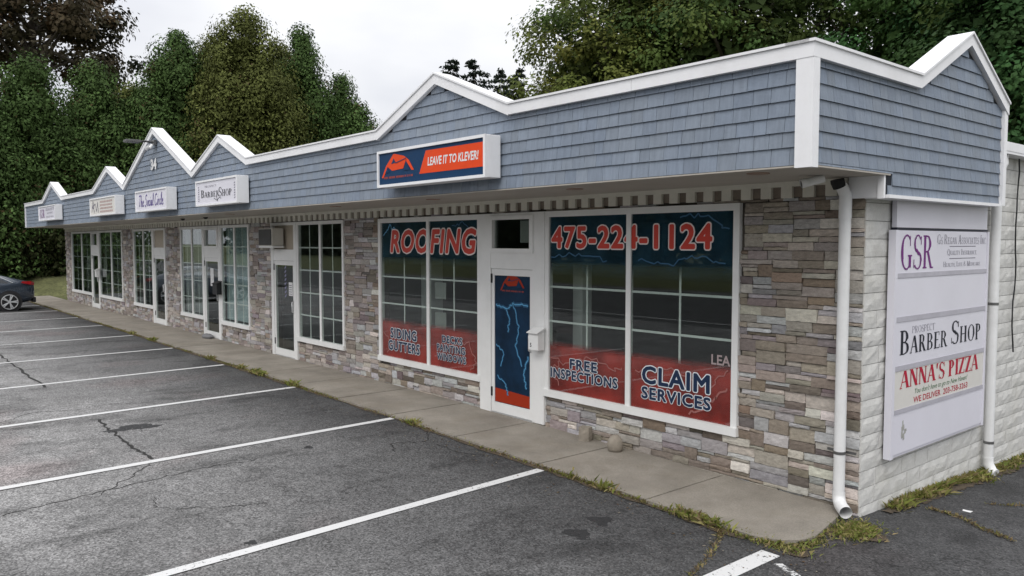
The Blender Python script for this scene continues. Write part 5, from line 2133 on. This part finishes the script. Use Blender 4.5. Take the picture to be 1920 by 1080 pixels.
MAP = [
    ("leafy maple with the leftmost pale green crown behind the roof", (-28.9, 26.5), 12.6, (4.3, 4.3, 4.6), 9.2, (.120, .150, .036)),
    ("broad olive-green maple behind the long flat parapet", (-24.4, 24.5), 17.6, (5.3, 5.3, 6.4), 11.4, (.100, .128, .032)),
    ("dark green maple above the roof corner", (-19.6, 26.6), 18.6, (5.8, 5.4, 6.8), 12.2, (.068, .108, .030)),
    ("open dark maple with sky showing through, left of the side gable", (-15.2, 30.5), 17.2, (5.4, 5.4, 6.2), 11.2, (.050, .076, .026)),
    ("green maple rising behind the side gable", (-10.2, 27.6), 16.6, (4.8, 4.8, 6.2), 10.4, (.060, .116, .034)),
    ("dark green maple at the right frame edge above the gutter", (-6.0, 25.2), 14.8, (4.4, 4.4, 5.8), 8.8, (.048, .096, .030))]
for k, (lb, (x, y), h, rad, zc, col) in enumerate(MAP):
    open_ = k == 3
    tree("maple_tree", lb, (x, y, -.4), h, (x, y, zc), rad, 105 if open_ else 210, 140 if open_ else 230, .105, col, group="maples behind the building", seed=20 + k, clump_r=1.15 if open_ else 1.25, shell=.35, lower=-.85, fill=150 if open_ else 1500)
for k, (x, y, h, r, lb) in enumerate([(-88.2, 53.7, 23.4, 6.0, "faint spruce just left of the roofing gable peak"), (-85.5, 57.5, 28.2, 6.2, "leftmost of the dark spruces right of the roofing gable peak"),
                                      (-85.4, 61.1, 28.6, 6.2, "second dark spruce right of the roofing gable peak"), (-85.5, 65.9, 27.6, 5.8, "third dark spruce from the roofing gable peak"),
                                      (-86.1, 69.7, 28.6, 5.8, "rightmost dark spruce beside the pale green maple")]):
    spruce(lb, (x, y, 0), h, r, k, "distant spruces above the roofing gable")

mb = MB()
grid(mb, frange(-44, -37.6, 10), frange(-1.4, 12, 16), lambda x, y: gz(x) - .14 + 0.95 * math.sin(math.pi * min(1, (-37.6 - x) / 6.4 * 1.6) / 2) * min(1, max(0, (y + 1.4) / 1.6)) * (1 + .12 * math.sin(y * 2.3 + x)))
mb.build("grass_bank", M("bank_grass", (0.105, 0.110, 0.045), 0.9, 0.4, 1.4, fine=0.35, fs=9.0, bump=0.6, bs=14), kind="structure")
# undergrowth left of the building: a hedge mass and leaf litter bank
RNG = np.random.default_rng(77)
n = 26000
s = RNG.random(n)
P = np.stack([-41.2 + RNG.normal(0, .5, n) - 1.0 * RNG.random(n), -3.5 + s * 16, np.zeros(n)], 1)
hh = 1.6 + 1.2 * np.sin(P[:, 1] * 1.1) ** 2 + .8 * np.sin(P[:, 1] * 2.7 + 1) ** 2
P[:, 2] = .75 + hh * RNG.random(n) ** .6
A = unit(n)
B = np.cross(A, unit(n))
B /= np.linalg.norm(B, axis=1, keepdims=True)
sz = RNG.uniform(.07, .16, (n, 1))
V, F = quads(P, A * sz, B * sz * .6)
C = np.array([.034, .040, .016]) * RNG.uniform(.5, 1.5, (n, 1))
o = np_obj("undergrowth", V, F, C, LEAFM, None, "stuff")
tag(o, "dark tangled undergrowth at the foot of the cedars", "undergrowth")
# woods across the street, seen mirrored in the shop glass
n = 60000
P = np.stack([-190 + 300 * RNG.random(n), -64 - 9 * RNG.random(n), np.zeros(n)], 1)
hh = 11 + 3.5 * np.sin(P[:, 0] * .33) + 2.5 * np.sin(P[:, 0] * .83 + 2) + RNG.normal(0, .6, n)
P[:, 2] = hh * RNG.random(n) ** .7
A = unit(n)
B = np.cross(A, unit(n))
B /= np.linalg.norm(B, axis=1, keepdims=True)
sz = RNG.uniform(.5, 1.0, (n, 1))
V, F = quads(P, A * sz, B * sz * .65)
C = np.array([.032, .046, .018]) * RNG.uniform(.5, 1.5, (n, 1))
o = np_obj("roadside_woods", V, F, C, LEAFM, None, "stuff")
tag(o, "dark green woods across the street", "woods")


# grass and weeds
def blades(P, hmin, hmax, cols, name, label, lean=.5, wid=.003, seed=1):
    rg = np.random.default_rng(seed)
    n = len(P)
    h = rg.uniform(hmin, hmax, (n, 1))
    d = rg.normal(0, lean, (n, 3))
    d[:, 2] = 1
    d /= np.linalg.norm(d, axis=1, keepdims=True)
    a = rg.random(n) * math.pi
    w = np.stack([np.cos(a), np.sin(a), np.zeros(n)], 1) * wid * rg.uniform(.6, 1.6, (n, 1))
    V = np.empty((n, 4, 3))
    bend = rg.normal(0, .35, (n, 3)) * h
    bend[:, 2] = -np.abs(bend[:, 2]) * .4
    V[:, 0] = P - w
    V[:, 1] = P + w
    V[:, 2] = P + d * h + bend + w * .2
    V[:, 3] = P + d * h * .55 - w * .8
    ci = rg.integers(0, len(cols), n)
    C = np.array(cols)[ci] * rg.uniform(.7, 1.3, (n, 1))
    o = np_obj(name, V.reshape(-1, 3), np.arange(4 * n).reshape(n, 4), C, GRASSM, None, "stuff")
    return tag(o, label, "grass")


GC = [(.19, .215, .05), (.25, .25, .07), (.33, .29, .12), (.27, .21, .11), (.16, .20, .045)]
GB = [(.19, .19, .06), (.27, .22, .10), (.23, .17, .09), (.19, .14, .08)]
rg = np.random.default_rng(3)
n = 16000
x = -36 + 36 * rg.random(n) ** .8
dens = (np.sin(x * 1.9) + np.sin(x * 4.7 + 1) + np.sin(x * .63 + 2)) / 3
keep = rg.random(n) < np.clip(.40 + .6 * dens, .08, 1)
x = x[keep]
x = x[x < -.35]
y = -1.285 + rg.normal(0, .022, len(x))
P = np.stack([x, y, [gz(a) + .008 for a in x]], 1)
blades(P, .015, .06, GB + GC[:2], "joint_grass", "low grass and moss growing in the joint between asphalt and walk", .8)
# taller clumps along the joint
Ps = []
for cx, m in ((-2.05, 90), (-2.5, 30), (-5.55, 90), (-9.3, 160), (-10.6, 200), (-10.9, 160), (-11.6, 60), (-13.2, 70), (-17.2, 120), (-19.0, 90), (-1.0, 130), (-.75, 160)):
    xx = cx + rg.normal(0, .09, m)
    Ps.append(np.stack([xx, -1.29 + rg.normal(0, .035, m), np.full(m, gz(cx) + .008)], 1))
blades(np.concatenate(Ps), .04, .13, GC, "joint_weeds", "taller green weed tufts along the walk edge", .7, .003, 5)
# patch by the downspout, patch at the walk's rounded end
m = 1500
P1_ = np.stack([.17 + rg.normal(0, .095, m), -.42 + rg.normal(0, .13, m), np.zeros(m)], 1)
m = 800
P2_ = np.stack([-.22 + .30 * rg.normal(0, .6, m), -1.24 + rg.normal(0, .055, m), np.zeros(m)], 1)
m = 420
P3_ = np.stack([.06 + rg.normal(0, .06, m), -.95 + rg.normal(0, .14, m), np.zeros(m)], 1)
P = np.concatenate([P1_, P2_, P3_])
P[:, 2] = [gz(a, b) + .008 for a, b in P[:, :2]]
blades(P, .02, .06, GC, "corner_grass", "bright grass patch at the foot of the corner downspout and walk end", 1.0, .003, 6)
m = 3600
yy = np.concatenate([.45 + 2.2 * rg.random(2000) ** .8, 2.4 + 3.0 * rg.random(m - 2000)])
xx = np.abs(rg.normal(0.02, .055, m) * (1.0 + .8 * np.sin(yy * 4.1) * np.sin(yy * 1.7 + 1))) + .01
P = np.stack([xx, yy, [gz(a, b) + .006 for a, b in zip(xx, yy)]], 1)
blades(P, .025, .115, GC + GB[:2], "wall_weeds", "weedy grass along the foot of the white block wall", .7, .003, 7)
Ps = []
for pts, m in (([(.26, .84), (.55, .80), (.87, .57), (1.12, .47)], 420), ([(-.16, -2.35), (-.30, -1.89), (-.53, -1.42), (-.6, -1.3)], 320), ([(.55, 1.5), (.75, 1.75), (1.0, 2.0)], 120)):
    t = rg.random(m) * (len(pts) - 1)
    i = t.astype(int)
    pa_ = np.array(pts)
    q = pa_[i] + (pa_[i + 1] - pa_[i]) * (t - i)[:, None] + rg.normal(0, .016, (m, 2))
    Ps.append(np.concatenate([q, np.array([[gz(a, b) + .004] for a, b in q])], 1))
blades(np.concatenate(Ps), .012, .05, GB, "crack_weeds", "dry brown weeds growing out of asphalt cracks", 1.0, .004, 8)
# fallen leaves and grit on the asphalt near the walk
m = 260
xx = -14 + 15 * rg.random(m) ** .7
yy = -1.36 - np.abs(rg.normal(0, .25, m))
P = np.stack([xx, yy, [gz(a, b) + .008 for a, b in zip(xx, yy)]], 1)
A = unit(m); A[:, 2] *= .1
B = np.cross(A, np.array([0, 0, 1.0])); B /= np.linalg.norm(B, axis=1, keepdims=True)
sz = rg.uniform(.008, .02, (m, 1))
V, F = quads(P, A * sz, B * sz * .6)
C = np.array([(.16, .11, .05), (.12, .075, .04), (.30, .26, .20)])[rg.integers(0, 3, m)]
tag(np_obj("leaf_litter", V, F, C, GRASSM, None, "stuff"), "scattered dry leaves and grit near the walk edge", "litter")
